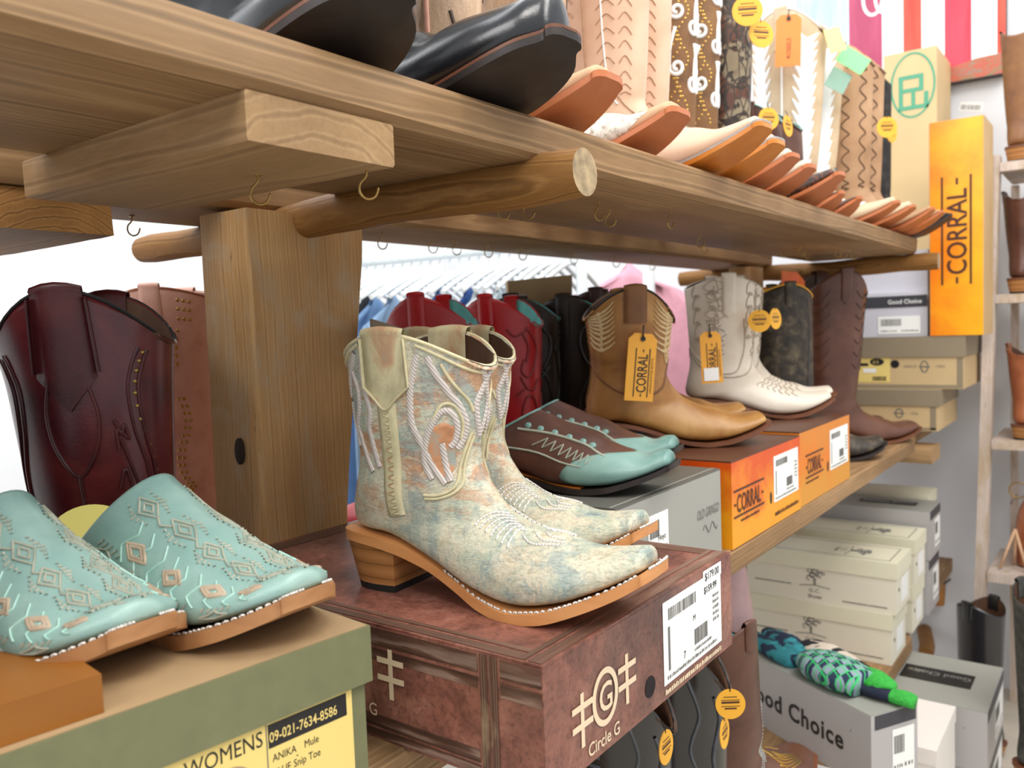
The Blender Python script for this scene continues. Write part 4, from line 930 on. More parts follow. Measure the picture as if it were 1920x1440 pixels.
t2 = copy_tree(T); t2['label'] = 'second tan ankle boot, behind the one with the orange tag'; at(t2, (-.535, 1.385), R(40), BT, SH + .1183)
hang_tag('orange hang tag hanging on the strap of the tan ankle boot', (-.560, 1.074, -.0125), R(44), .042, .097, tilt=R(6))
# ------------------------------------------------------------------ white ankle boots
T, S = rim_boot('ankle_boot', 'ivory ankle boot with pale scroll stitching, the nearer one on the plainer orange box', .262, BT, .145, .052, 'snip', 'whitel', 'sole_brown', scal=.025, group='ivory ankle boots on the plainer orange box', sw=(.013, .012, 2.4, .3), tf=2.5)
W_ = []
r = random.Random(4)
for i in range(16):
    t = .5 + (i % 8) * .62; f = 25 + (i // 8) * 85 + r.uniform(-8, 8); a = r.uniform(10, 17)
    W_.append([(t, f - a), (t - .25, f), (t + .05, f + a), (t + .35, f + a * .4), (t + .25, f - a * .2), (t + .1, f)])
    W_.append([(t + .2, f - a * 1.2), (t + .5, f - a * .2), (t + .45, f + a)])
for tc in (1.0, 2.0, 3.0, 4.0):
    for fc, sg_ in ((22, 1), (48, -1), (116, 1), (146, -1)): W_.append(spiral(tc, fc, 9, sg_))
for i in range(7): W_.append([(9 + i * .6, 20), (9.4 + i * .6, 34), (9.2 + i * .6, 46), (9.7 + i * .6, 56)])
lines(T, S, 'stitching', 'white_line', W_, .0017, .0008, n=4)
lines(T, S, 'seam', 'white_line', [[(4.6, 178), (5.6, 140), (6.8, 96), (6.6, 70), (4.6, 58), (2.8, 62)], [(4.8, 178), (5.9, 140), (7.1, 96), (7.4, 60), (6.2, 30), (4.6, 10)]], .0025)
at(T, (-.450, 1.600), R(40), BT, SH + .1223)
t2 = copy_tree(T); t2['label'] = 'second ivory ankle boot, the farther one on the plainer orange box'; at(t2, (-.478, 1.712), R(40), BT, SH + .1223)
hang_tag('darker orange hang tag with a white price sticker, on the nearer ivory boot', (-.556, 1.30, -.0155), R(38), .035, .085, word='CORRAL', patch=True, tilt=R(-2))
round_tag('round yellow tag on the nearer ivory boot, left one of two', (-.527, 1.45, -.001), .020, (.45, -.85, .05))
round_tag('round yellow tag turned edgeways, right one of two between the ivory boots', (-.516, 1.50, .002), .019, (.93, -.2, .05))
T, S = rim_boot('cowboy_boot', 'distressed black and tan boot with a yellow rim, behind the ivory boots', .375, .285, .135, .052, 'round', 'distress', 'sole_black', scal=.03, lin='tag_yellow', sw=(.012, .012, .8, .2), pip='tag_yellow')
at(T, (-.425, 1.905), R(40), .285, SH)
lines(T, S, 'seam', 'blackl', [[(.5, 50), (2, 46), (4, 52), (6, 46)]], .004)
T, S = rim_boot('cowboy_boot', 'tall dark brown boot with tonal stitching, at the far end of the lower shelf', .412, .285, .165, .056, 'square', 'brownt', 'sole_brown', scal=.06, sw=(.016, .014, 1.2, .2), group='tall dark brown boots at the far end', tf=2.3)
Bw = []
for i in range(7): Bw += [[(.8 + i * .5, 70), (1.0 + i * .5, 52), (.6 + i * .5, 36), (1.1 + i * .5, 22)], [(.8 + i * .5, 170), (1.1 + i * .5, 145), (.7 + i * .5, 120)]]
lines(T, S, 'stitching', 'darkbrown', Bw, .0016, .0008)
at(T, (-.425, 2.20), R(48), .285, SH)
t2 = copy_tree(T); t2['label'] = 'second tall dark brown boot, hidden behind its twin at the far end'; at(t2, (-.520, 2.29), R(48), .285, SH)
M['insert'] = print_orange('orange_insert', '#e2621a', '#f4a02a', -.15, .1, sc_=12)
cardsheet('grey cardboard insert standing behind the ivory ankle boots', [(-.70, 1.60, -.2), (-.70, 1.83, -.2), (-.70, 1.83, .078), (-.70, 1.58, .070)], 'card2')
o = cardsheet('orange cardboard insert sticking up from the distressed black boot', [(-.62, 1.86, -.15), (-.60, 1.93, -.15), (-.60, 1.935, .085), (-.605, 1.90, .104), (-.625, 1.86, .108)], 'insert')
# ------------------------------------------------------------------ upper shelf
Z2 = UPT + .0008; SPR = .016; TB = .022
T, S = rim_boot('western_boot', 'glossy black boot with its dark sole over the shelf edge, second from the left', .34, .325, .16, .058, 'round', 'blackl', 'sole_black', scal=.03, group='glossy black boots on the upper shelf', welt='sole_brown', sw=(.014, .014, 1, .2), ank=.048, wk=1.12, hh=.035)
at(T, (-.352, .560), R(-4), .325, Z2)
t2 = copy_tree(T); t2['label'] = 'glossy black boot toe at the top left, leftmost boot on the upper shelf'; at(t2, (-.386, .405), R(-6), .325, Z2); TB = 0; SPR = .022
T, S = rim_boot('cowboy_boot', 'taupe tall boot with dark cut-outs and a tan suede toe, right of the black boots', .36, .29, .15, .055, 'nsquare', 'taupe', 'sole_rust', scal=.03, group='taupe boots with dark cut-outs', sw=(.012, .012, 1, .2))
lines(T, S, 'seam', 'pinktan', [[(0.1, 62), (2, 62), (4, 62), (5.6, 62)], [(.1, 118), (2, 118), (4, 118), (5.6, 118)]], .006)
lines(T, S, 'cut_outs', 'taupe_cut', [[(2.6, 30), (3.4, 26), (4.2, 32)], [(3.6, 84), (4.2, 80), (4.9, 86)], [(4.6, 36), (5.0, 30), (5.6, 24)], [(1.2, 40), (2.0, 36), (2.6, 44)], [(3.4, 150), (4.2, 144), (5, 150)], [(4.4, 108), (5.0, 104), (5.6, 108)], [(1.6, 84), (2.4, 80), (3.0, 88)]], .004, taper=False)
obj('toe_overlay', shell(S, lambda f: 13.2 - .5 * math.cos(R(f)), S.N, 0, 360, 10, 40, .0010, full=True, captoe=True), M['suede'], T, True)
at(T, (-.392, .698), R(0), .29, Z2)
# second of the pair carries the silver crackle overlay
t2 = copy_tree(T); t2['label'] = 'taupe tall boot with a silver crackle overlay across the vamp'; at(t2, (-.398, .862), R(-2), .29, Z2)
obj('vamp_overlay', shell(S, lambda f: 9.6 + .5 * math.cos(R(f) * 3), lambda f: 15.2 + .45 * math.cos(R(f) * 5), 0, 360, 14, 60, .0014, full=True), M['crackle'], t2, True)
T, S = rim_boot('cowboy_boot', 'peach suede tall boot with vein stitching and a grey welt, the nearer of the pair', .40, .30, .15, .056, 'nsquare', 'peach', 'sole_orange', scal=.03, wk=.92, group='peach suede tall boots', welt='welt_grey', sw=(.012, .012, 1, .2))
Vn = []
for i in range(16):
    t = .6 + i * .32; Vn += [[(t, 46), (t - .15, 38), (t + .05, 28)], [(t, 52), (t - .15, 62), (t + .05, 74)], [(t, 128), (t - .12, 140), (t + .05, 150)], [(t, 120), (t - .12, 112), (t + .05, 104)]]
lines(T, S, 'stitching', 'peachline', Vn, .0014, .0006, n=3); lines(T, S, 'cord', 'white_patch', [[(.2, 80), (2, 70), (4, 66), (5.4, 58), (6.2, 50)]], .0022)
lines(T, S, 'seam', 'peachline', [[(.2, 90), (2, 90), (4, 90), (6, 88)], [(5.4, 50), (6.4, 40), (7.6, 30), (8.8, 20)]], .0024)
at(T, (-.352, 0.995), R(-4), .30, Z2)
t2 = copy_tree(T); t2['label'] = 'second peach suede tall boot, its toe tucked behind the first one'; at(t2, (-.372, 1.102), R(-4), .30, Z2)
T, S = rim_boot('cowboy_boot', 'brown tall boot with white scrolls and gold studs, the nearer of the pair', .42, .29, .15, .056, 'snip', 'bone', 'sole_rust', scal=.03, wk=.88, group='studded brown and white scroll boots', sw=(.012, .012, 1, .2))
obj('shaft_overlay', shell(S, 0.03, lambda f: 4.9 + .6 * math.cos(R(f) * 2), 0, 360, 20, 48, .0009, full=True), M['studbrown'], T, True)
Ws = []
for c_, sg_ in ((8, 1), (40, -1), (72, 1), (106, -1), (140, 1)):
    for b_ in (.9, 2.3, 3.7): Ws.append(spiral(b_ + (.4 if sg_ > 0 else 0), c_, 12, sg_, tail=1.0))
bm = bmesh.new()
for pts in Ws:
    ribbon(bm, S, pts, .0062, off=.0014, th=.0013, n=4); ribbon(bm, S, mir(pts), .0062, off=.0014, th=.0013, n=4)
obj('scrolls', bm, M['white_patch'], T, True)
r = random.Random(9)
dots(T, S, 'studs', 'gold', [(.2 + i * .105, c_ + 11 * math.sin(i * .55 + k) + k * 7) for c_ in (30, 62, 96, 130) for k in (0, 2, 3) for i in range(44)], .0027, both=False, stuff=True)
at(T, (-.385, 1.207), R(-5), .29, Z2)
t2 = copy_tree(T); t2['label'] = 'second studded brown and white scroll boot, nearer the snake print boots'; at(t2, (-.393, 1.312), R(-5), .29, Z2)
T, S = rim_boot('cowboy_boot', 'dark snake print tall boot with round yellow tags on the upper shelf', .43, .29, .15, .056, 'snip', 'snake', 'sole_rust', scal=.03, wk=.88, group='snake print tall boots', sw=(.012, .012, 1, .2))
at(T, (-.378, 1.418), R(-5), .29, Z2)
t2 = copy_tree(T); t2['label'] = 'second snake print tall boot, hidden behind the first one'; at(t2, (-.42, 1.525), R(-5), .29, Z2)
round_tag('large round yellow tag at the top of the snake print boot', (-.494, 1.33, .491), .024, (.5, -.85, .05))
round_tag('smaller round yellow tag below the large one on the snake print boot', (-.484, 1.362, .461), .022, (.75, -.6, .05))
T, S = rim_boot('kids_boot', 'small grey brown boot with a turquoise rim, left of the feather boots', .225, .20, .13, .050, 'round', 'pinkgrey' if 'pinkgrey' in M else 'brownblue', 'sole_rust', scal=.03, lin='turq', pip='turqtoe', group='small boots with turquoise rims', sw=(.011, .009, 1.2, .2), hh=.03, tf=2.5)
at(T, (-.432, 1.63), R(0), .20, Z2)
t2 = copy_tree(T); t2['label'] = 'second small grey brown boot with a turquoise rim, farther along the shelf'; at(t2, (-.425, 1.73), R(0), .20, Z2)
round_tag('oval yellow tag on the nearer small boot with the turquoise rim', (-.524, 1.505, .359), .020, (.75, -.62, .05))
round_tag('yellow tag seen edgeways on the farther small boot', (-.521, 1.60, .362), .020, (.96, -.1, .05))
T, S = rim_boot('cowboy_boot', 'cream tall boot with white feather panels and a bright orange hang tag', .47, .30, .165, .058, 'nsquare', 'cream_suede', 'sole_rust', scal=.06, pip='white_patch', wk=.92, group='cream feather tall boots', sw=(.014, .014, 1.2, .1), tf=1.6, hh=.04)
bm = bmesh.new()
for sg in (1, -1):
    for c_ in (50, 128):
        ribbon(bm, S, [(.9, sg * c_), (2.5, sg * (c_ - 2)), (4, sg * (c_ - 2)), (5.6, sg * c_)], .026, th=.0012)
        for i in range(13):
            t = 5.3 - i * .36
            for s_ in (1, -1): ribbon(bm, S, [(t, sg * (c_ + s_ * 4)), (t - .2, sg * (c_ + s_ * 13)), (t - .42, sg * (c_ + s_ * 21))], .017, th=.0011, taper=True, n=3)
    ribbon(bm, S, [(1.2, sg * 88), (3, sg * 88), (5.4, sg * 88)], .004, th=.0015)
obj('feather_panel', bm, M['white_patch'], T, True)
obj('vamp_overlay', shell(S, lambda f: 9.2 + .4 * math.cos(R(f) * 2), lambda f: 13.4 + .6 * math.cos(R(f)), 0, 360, 14, 48, .0014, full=True), M['white_patch'], T, True)
at(T, (-.385, 1.865), R(0), .30, Z2)
t2 = copy_tree(T); t2['label'] = 'second cream feather boot, only its edge showing right of the tagged one'; at(t2, (-.375, 1.968), R(0), .30, Z2)
hang_tag('bright orange hang tag on the strap of the cream feather boot', (-.572, 1.775, .626), R(22), .050, .104, 'tag_bright', tilt=R(2), word='ROSEELS')
T, S = rim_boot('cowboy_boot', 'tan suede tall boot with dark scalloped stitching, the nearer of the pair', .43, .24, .15, .048, 'nsquare', 'scallop', 'sole_rust', scal=.05, wk=.84, group='tan boots with scalloped stitching', sw=(.011, .011, 1.2, .1), tf=1.6)
for f0 in (34, 70, 124):
    pass
Zg = []
for f0 in (40, 82, 130):
    z_ = []
    for i in range(9): z_ += [(.5 + i * .62, f0 + 10), (.8 + i * .62, f0 - 8), (.9 + i * .62, f0 + 1)]
    Zg.append(z_)
lines(T, S, 'stitching', 'choc', Zg, .0028, .0010, n=3)
at(T, (-.352, 2.052), R(0), .24, Z2)
t2 = copy_tree(T); t2['label'] = 'second tan boot with scalloped stitching, beside the black boot'; at(t2, (-.347, 2.133), R(0), .24, Z2)
def sticky(label, loc, nrm, w_, h, col, rot):
    n = Vector(nrm).normalized(); right = Vector((0, 0, 1)).cross(n).normalized(); bm = bmesh.new()
    rect(bm, frame(loc, right, n.cross(right)) @ Matrix.Rotation(rot, 4, 'Z'), -w_/2, -h/2, w_/2, h/2, 0, .0008); return tag(obj('paper_tag', bm, plain(label.split()[0] + '_note', col, .6)), label, 'tag')
sticky('mint green paper tag on top of the tan scalloped boots', (-.478, 1.90, .543), (.5, -.8, .2), .062, .040, '#7fe08c', R(-38))
sticky('grey green paper tag below the mint one on the scalloped boots', (-.505, 1.885, .503), (.6, -.8, .1), .045, .045, '#86a996', R(-30))
sticky('pale yellow round edged tag right of the cream feather boots', (-.500, 1.845, .576), (.55, -.8, .1), .034, .052, '#efe38c', R(15))
T, S = rim_boot('western_boot', 'black textured boot with round yellow tags, last one before the cardboard box', .41, .24, .14, .046, 'snip', 'blacktex', 'sole_black', scal=.04, wk=.84, sw=(.012, .012, 1, .1), group='black boots at the end of the upper shelf')
at(T, (-.342, 2.213), R(0), .24, Z2)
round_tag('round yellow tag on the black boot at the end of the upper shelf', (-.423, 1.95, .402), .022, (.6, -.8, .0))
round_tag('second yellow tag on the end black boot, seen nearly edgeways', (-.425, 2.0, .400), .022, (.95, -.3, .0))
SPR = 0.0
# ------------------------------------------------------------------ boxes at the far end
M['orange_tall'] = print_orange('orange_print_tall', '#ee8a12', '#e8681a', .15, .8, sc_=9)
OT = thing('boot_box', 'tall orange boot box standing on end with large sideways lettering', 'box', (-.296, 2.40, -.0575))
M['kraft_side'] = plain('kraft_side', '#c2a172', .6, var=.05, scale=12); obj('box_body', boxbm(-.124, 0, 0, 0, .17, .545), M['kraft_side'], OT, bevel=.002)
s = NT('orange_front'); f = s.noise(s.mapping(), 8, 5, .6, .4); sep = s.n('ShaderNodeSeparateXYZ'); s.l(s.mapping(), sep.inputs[0]); mr = s.n('ShaderNodeMapRange'); s.l(sep.outputs['X'], mr.inputs[0]); mr.inputs[1].default_value = -.16; mr.inputs[2].default_value = .02; mr.inputs[3].default_value = .25; mr.inputs[4].default_value = -.25
ad = s.n('ShaderNodeMath', operation='ADD'); s.l(f, ad.inputs[0]); s.l(mr.outputs[0], ad.inputs[1]); s.col(s.ramp(ad.outputs[0], [(.25, '#fbb214'), (.5, '#f59a12'), (.85, '#ee6a18')])); M['of'] = s.done(.3)
obj('lid', boxbm(-.122, -.0022, .001, -.002, .0, .544), M['of'], OT, bevel=.0008)
corral(frame((0, -.0022, 0), (0, 0, 1), (-1, 0, 0)), OT, .130, .404, .0265, .0965)
M['tan_card'] = plain('tan_card', '#c8ad80', .6, var=.05, scale=10); M['taupe_lid'] = plain('taupe_lid', '#8d7f68', .5, var=.05, scale=10); M['lilac'] = plain('pale_lilac_card', '#c9c8d0', .5); M['charcoal'] = plain('charcoal_card', '#3a3a40', .5)
def fbox(name, label, x1, y0, z0, W, D, H, mat, lid, lid_h, over=.004, group=None):
    """box whose long side faces the viewer (-y); x1 = right end"""
    T = thing(name, label, 'box', (x1, y0, z0), group=group); o_ = over
    obj('box_body', boxbm(-W + o_, o_, 0, -o_, D - o_, H - .003), M[mat], T, bevel=.0015)
    l_ = obj('lid', boxbm(-W, 0, H - lid_h, 0, D, H), M[lid], T, bevel=.002); return T
Fy = lambda off=0: frame((0, off, 0), (1, 0, 0), (0, 0, 1))
B1 = fbox('shoe_box', 'upper tan shoe box with yellow label and taupe lid, under the tall orange box', -.338, 2.40, SH + .108, .34, .30, .137, 'tan_card', 'taupe_lid', .054, group='tan shoe boxes with taupe lids')
bm = bmesh.new(); rect(bm, Fy(.004), -.33, .002, -.006, .010, .0003, .0002); rect(bm, Fy(.004), -.02, .010, -.006, .08, .0003, .0002); obj('printed_frame', bm, M['taupe_lid'], B1)
bm = bmesh.new(); rect(bm, Fy(.004), -.30, .016, -.180, .082, .0005, .0003); yl = obj('end_label', bm, M['yellow'], B1)
bm = bmesh.new(); prism(bm, [(-.213 + .018 * math.cos(2*PI*i/20), .071 + .010 * math.sin(2*PI*i/20)) for i in range(20)], Fy(.004), .0012); obj('printed_oval', bm, M['ink'], yl)
text('6.5', .012, Fy(.004), M['yellow'], yl, off=.0016).location = (-.223, 0, .067)
bm = bmesh.new(); barcode(bm, Fy(.004), -.225, .020, -.190, .032, .001, 4); rect(bm, Fy(.004), -.27, .06, -.235, .068, .001, .0001); obj('printing', bm, M['ink'], yl)
bm = bmesh.new(); rect(bm, Fy(.004), -.248, .042, -.215, .053, .0011, .0002); obj('price_sticker', bm, M['paper'], yl)
bm = bmesh.new(); prism(bm, [(-.168 + .011 * math.cos(2*PI*i/20), .065 + .011 * math.sin(2*PI*i/20)) for i in range(20)], Fy(.004), .0007); obj('finger_hole', bm, M['black'], B1)
text('SINCE', .011, Fy(.004), M['ink_grey'], B1, sx=.9, sp=1.2).location = (-.146, 0, .055); text('1965', .011, Fy(.004), M['ink_grey'], B1, sx=.9, sp=1.2).location = (-.070, 0, .055)
bm = bmesh.new(); ringmark(bm, Fy(.004), -.096, .058, .010, .016, .003); rect(bm, Fy(.004), -.109, .0565, -.083, .0595, .0009, .0001); obj('logo', bm, M['ink_grey'], B1)
B2 = fbox('shoe_box', 'lower tan shoe box with taupe lid, at shelf height under the other tan box', -.392, 2.36, SH + .0005, .32, .30, .107, 'tan_card', 'taupe_lid', .042, group='tan shoe boxes with taupe lids')
bm = bmesh.new(); ringmark(bm, Fy(.004), -.096, .045, .010, .013, .003); rect(bm, Fy(.004), -.109, .0435, -.083, .0465, .0009, .0001); obj('logo', bm, M['ink_grey'], B2)
text('1965', .010, Fy(.004), M['ink_grey'], B2, sx=.9, sp=1.2).location = (-.070, 0, .042)
bm = bmesh.new(); rect(bm, Fy(.004), -.022, .004, -.008, .063, .0003, .0002); rect(bm, Fy(.004), -.30, .002, -.008, .009, .0003, .0002); obj('printed_frame', bm, M['taupe_lid'], B2)
B3 = fbox('shoe_box', 'pale shoe box with a charcoal band and white lettering, left of the tall orange box', -.428, 2.42, SH + .2455, .30, .26, .118, 'lilac', 'lilac', .02, 0.001)
bm = bmesh.new(); rect(bm, Fy(0), -.299, .079, -.001, .109, .0004, .0003); obj('printed_band', bm, M['charcoal'], B3)
text('Good Choice', .016, Fy(0), M['paper'], B3, sx=.95, off=.0010, bold=.01).location = (-.098, 0, .088)
sticker(B3, Fy(0), -.123, .008, -.018, .055, style=2, seed=14)
B4 = fbox('shoe_box', 'plain pale lilac shoe box stacked above the pale box with the charcoal band', -.430, 2.44, SH + .2455 + .1185, .30, .26, .11, 'lilac', 'lilac', .03, .002)
M['kraft_box'] = plain('kraft_box', '#cdb283', .65, var=.04, scale=10); M['green_ink'] = plain('green_ink', '#4f9a78', .5)
KB = thing('boot_box', 'kraft cardboard boot box with a green circled logo, standing on end', 'box', (-.455, 2.72, SH + .001), 0, rot=(R(0), 0, 0))
obj('box_body', boxbm(-.143, 0, 0, 0, .23, 1.072), M['kraft_box'], KB, bevel=.003)
Fk = frame((0, 0, 0), (1, 0, 0), (0, 0, 1)); bm = bmesh.new(); ringmark(bm, Fk, -.064, .972, .061, .094, .006, 48); obj('logo', bm, M['green_ink'], KB)
bm = bmesh.new()
for k_, q_ in enumerate(((-.10, .887, -.088, .963), (-.10, .963, -.033, .975), (-.045, .925, -.033, .963), (-.088, .925, -.045, .937), (-.10, .875, -.020, .887), (-.032, .887, -.020, .922), (-.066, .887, -.055, .925))): rect(bm, Fk, *q_, .0005, .0003)
bm.transform(Matrix.Translation((-.002, 0, .027))); obj('lettering', bm, M['green_ink'], KB)
# painting
PT = thing('painting', 'painting of a red and white striped flag hanging on the back wall', 'painting', (-.915, 2.955, .714))
obj('canvas', boxbm(0, 0, 0, .607, .043, .62), plain('canvas_side', '#4a4546', .7), PT, bevel=.002)
def stripe_mat(n, a, b): return leather(n, [(.3, srgb(a)), (.7, srgb(b))], 9, .5, stretch=(3, 1, .4), bump=.2)
mr_ = stripe_mat('paint_red', '#c4283c', '#e0455a'); mw_ = stripe_mat('paint_white', '#e2e8ea', '#f6f8f8'); mb_ = stripe_mat('paint_sky', '#9fd0e2', '#c6e6ee'); mm_ = stripe_mat('paint_maroon', '#a33a5c', '#bd5070'); mo_ = stripe_mat('paint_vermilion', '#dd3a2c', '#ee5a44')
Fp = frame((0, 0, 0), (1, 0, 0), (0, 0, 1)); bm = bmesh.new(); xs = [0, .16, .262, .325, .378, .443, .517, .585, .607]; idx = [0, 1, 2, 3, 2, 4, 2, 3]
me_idx = []
for i in range(8): rect(bm, Fp, xs[i], .0, xs[i+1], .62, .0004, .0012); me_idx += [idx[i]] * 6
o = obj('painted_surface', bm, mb_, PT)
for m_ in (mm_, mw_, mo_, mr_): o.data.materials.append(m_)
for p_ in o.data.polygons: cx = sum(o.data.vertices[v_].co.x for v_ in p_.vertices) / len(p_.vertices); k_ = max(i for i in range(8) if cx >= xs[i] - 1e-6); p_.material_index = idx[k_]
s = NT('paint_ground'); s.col(s.ramp(s.noise(s.mapping((1, 1, 2.5), (0, .5, 0)), 14, 5, .7, 1.5), [(.3, '#5b6b50'), (.42, '#8c7a5a'), (.52, '#c2503a'), (.62, '#7b8270'), (.75, '#b9a58c')])); gm = s.done(.5)
bm = bmesh.new(); prism(bm, [(.42, 0), (.607, 0), (.607, .060), (.53, .058), (.46, .045), (.42, .025)], Fp @ Matrix.Translation((0, 0, .0018)), .0006); obj('painted_ground', bm, gm, PT)
bm = bmesh.new(); ringmark(bm, Fp @ Matrix.Translation((0, 0, .0016)), .235, .315, .035, .060, .010); ringmark(bm, Fp @ Matrix.Translation((0, 0, .0022)), .268, .31, .03, .055, .009); obj('painted_emblem', bm, mw_, PT)
bm = bmesh.new(); Fw = frame((-.405, 2.9995, .639), (1, 0, 0), (0, 0, 1)) @ Matrix.Rotation(R(-12), 4, 'Z'); rect(bm, Fw, -.033, -.014, .033, .014, 0, .0006); ws = tag(obj('sticker', bm, M['paper']), 'small white barcode sticker stuck on the wall below the flag painting', 'sticker')
bm = bmesh.new(); barcode(bm, Fw, -.028, -.009, .028, .006, .0008, 5); obj('printing', bm, M['ink_grey'], ws)
# ------------------------------------------------------------------ ladder shelf at the right
M['whitewash'] = wood('whitewashed_wood', ['#b9a69a', '#d3c5bb', '#e4dad2'], 'z', 14, .7)
LD = thing('ladder_shelf', 'whitewashed ladder shelf leaning at the right edge, holding boots and bags', 'shelf', (-.30, 2.62, FLOOR))
def stile(x):
    bm = bmesh.new(); v = box(bm, -.0135, 0, 0, .0135, .05, 1.62)
    for q_ in v:
        q_.co.x += x - .0 - (1.62 - q_.co.z) * .028; q_.co.y += q_.co.z * 0
    return bm
obj('stile', stile(0.0), M['whitewash'], LD, bevel=.002); obj('stile', stile(.62), M['whitewash'], LD, bevel=.002)
for i, z_ in enumerate((1.575, 1.222, .822, .448)):
    o = obj('shelf_board', boxbm(.0135 - .02 * (3 - 3 + i) * .5, .0, z_, .60 - .02 * i * .5, .30, z_ + .024), M['whitewash'], LD, bevel=.002)
obj('rear_leg', boxbm(.012, .28, 0, .032, .31, 1.57), M['whitewash'], LD, bevel=.002); obj('rear_leg', boxbm(.57, .28, 0, .59, .31, 1.57), M['whitewash'], LD, bevel=.002)
def standing(name, label, loc, rz, mat, H=.3, L_=.26, toe='round', **k):
    T, S = rim_boot(name, label, H, L_, .14, .055, toe, mat, 'sole_brown', **k); T.location = loc; T.rotation_euler = (0, 0, rz); return T
standing('western_boot', 'brown metallic boot on top of the ladder shelf at the right edge', (-.250, 2.64, FLOOR + 1.6), R(80), 'tandark', .36)
standing('western_boot', 'dark taupe boot on the second board of the ladder shelf', (-.245, 2.64, FLOOR + 1.2465), R(80), 'brownt', .28)
standing('ankle_boot', 'rust orange ankle boot on the third board of the ladder shelf', (-.235, 2.64, FLOOR + .8465), R(80), 'rusttan', .26)
# bag with a ring on the fourth board
BG = thing('handbag', 'brown leather bag with a metal ring, on the fourth board of the ladder shelf', 'bag', (-.20, 2.74, FLOOR + .481))
bm = bmesh.new(); P = []; prof = [(0, .01), (.055, .0), (.062, .06), (.055, .14), (.035, .19), (.02, .20)]
rings = [[bm.verts.new((r_ * math.cos(2*PI*k/20), .6 * r_ * math.sin(2*PI*k/20), z_ + .006 * math.sin(3 * 2*PI*k/20))) for k in range(20)] for r_, z_ in spline(prof[1:], 4)]
for A_, B_ in zip(rings, rings[1:]):
    for k in range(20): bm.faces.new((A_[k], A_[(k+1) % 20], B_[(k+1) % 20], B_[k]))
bm.faces.new(rings[0]); bm.faces.new(rings[-1]); obj('pouch', bm, M['rusttan'], BG, True)
bm = bmesh.new(); tube(bm, [(-.05 + .022 * math.cos(2*PI*i/20), -.03, .215 + .022 * math.sin(2*PI*i/20)) for i in range(20)], .0022, 8, closed=True); obj('ring', bm, M['brass'], BG, True)
# small wooden stand
EZ = thing('easel_stand', 'small wooden easel stand leaning beside the leather bag', 'stand', (-.26, 2.67, FLOOR + .4785))
for a_, b_ in (((-.03, 0, 0), (.005, .02, .11)), ((.035, 0, 0), (.005, .02, .11)), ((.0, .06, 0), (.005, .02, .10))):
    bm = bmesh.new(); tube(bm, [a_, b_], .004, 8); obj('leg', bm, M['suede'], EZ, True)
# dark felt thing at bottom right
s_ = standing('western_boot', 'dark grey suede tall boot at the bottom right edge', (-.165, 1.885, -.952), R(60), 'greydark', .40, .28)
standing('western_boot', 'navy boot with a rust toe, on the floor behind the silver boxes', (-.265, 2.50, FLOOR), R(150), 'blackl', .42)
# log pegs on the wall
for lab, x, z_, h_ in (('upright cork coloured wooden peg handle wired to the back wall', -.498, -.87, .075),):
    PG = thing('peg_handle', lab, 'peg', (x, 2.955, z_)); bm = bmesh.new(); tube(bm, [(0, 0, -h_), (0, 0, -h_ * .3), (0, 0, h_ * .3), (0, 0, h_)], 0, 14, radii=[.021, .024, .023, .020]); obj('handle', bm, M['peg'], PG, 'auto')
    bm = bmesh.new(); tube(bm, [(-.045, .0448, .01), (-.02, 0, .0), (0, -.024, 0), (.022, -.008, 0), (.03, .0448, .0)], .003, 6); obj('wire', bm, M['black'], PG, True)
PG = thing('wall_peg', 'log peg sticking out of the back wall behind the cream boxes', 'peg', (-.545, 2.997, -1.055)); bm = bmesh.new(); tube(bm, [(0, 0, 0), (.03, -.12, -.004), (.04, -.20, -.006)], .023, 14); obj('log', bm, M['log'], PG, 'auto')

# ------------------------------------------------------------------ lower right boxes
M['cream_box'] = plain('cream_card', '#e2dcc8', .5, var=.02, scale=5); M['cream_lid'] = plain('cream_lid', '#e0dcc2', .45, var=.02, scale=5)
def tree(T, Mx, cx, cz, sc_, name='logo'):
    bm = bmesh.new(); r = random.Random(3)
    for i in range(9):
        a = r.uniform(0, 6.28); d = r.uniform(.2, 1) * .012 * sc_; x = cx + d * math.cos(a) * 1.1; z_ = cz + .013 * sc_ + d * math.sin(a) * .9
        pts = [Mx @ Vector((x + .006 * sc_ * math.cos(k * .9), z_ + .0045 * sc_ * math.sin(k * .9), .0008)) for k in range(6)]; tube(bm, pts, .0007 * sc_, 4)
    tube(bm, [Mx @ Vector((cx, cz + .006 * sc_, .0008)), Mx @ Vector((cx + .001, cz - .006 * sc_, .0008))], .0016 * sc_, 5)
    tube(bm, [Mx @ Vector((cx + t_ * .026 * sc_, cz - .006 * sc_ - .003 * sc_ * abs(t_), .0008)) for t_ in (-1, -.5, 0, .5, 1)], .0006 * sc_, 4)
    o = obj(name, bm, M['ink_grey'], T); text('G.C.', .009 * sc_, Mx @ Matrix.Translation((cx, cz - .019 * sc_, 0)), M['ink_grey'], o, sx=1.2, align='CENTER'); text('Shoes', .009 * sc_, Mx @ Matrix.Translation((cx, cz - .029 * sc_, 0)), M['ink_grey'], o, sx=1.1, align='CENTER', bold=.01); return o
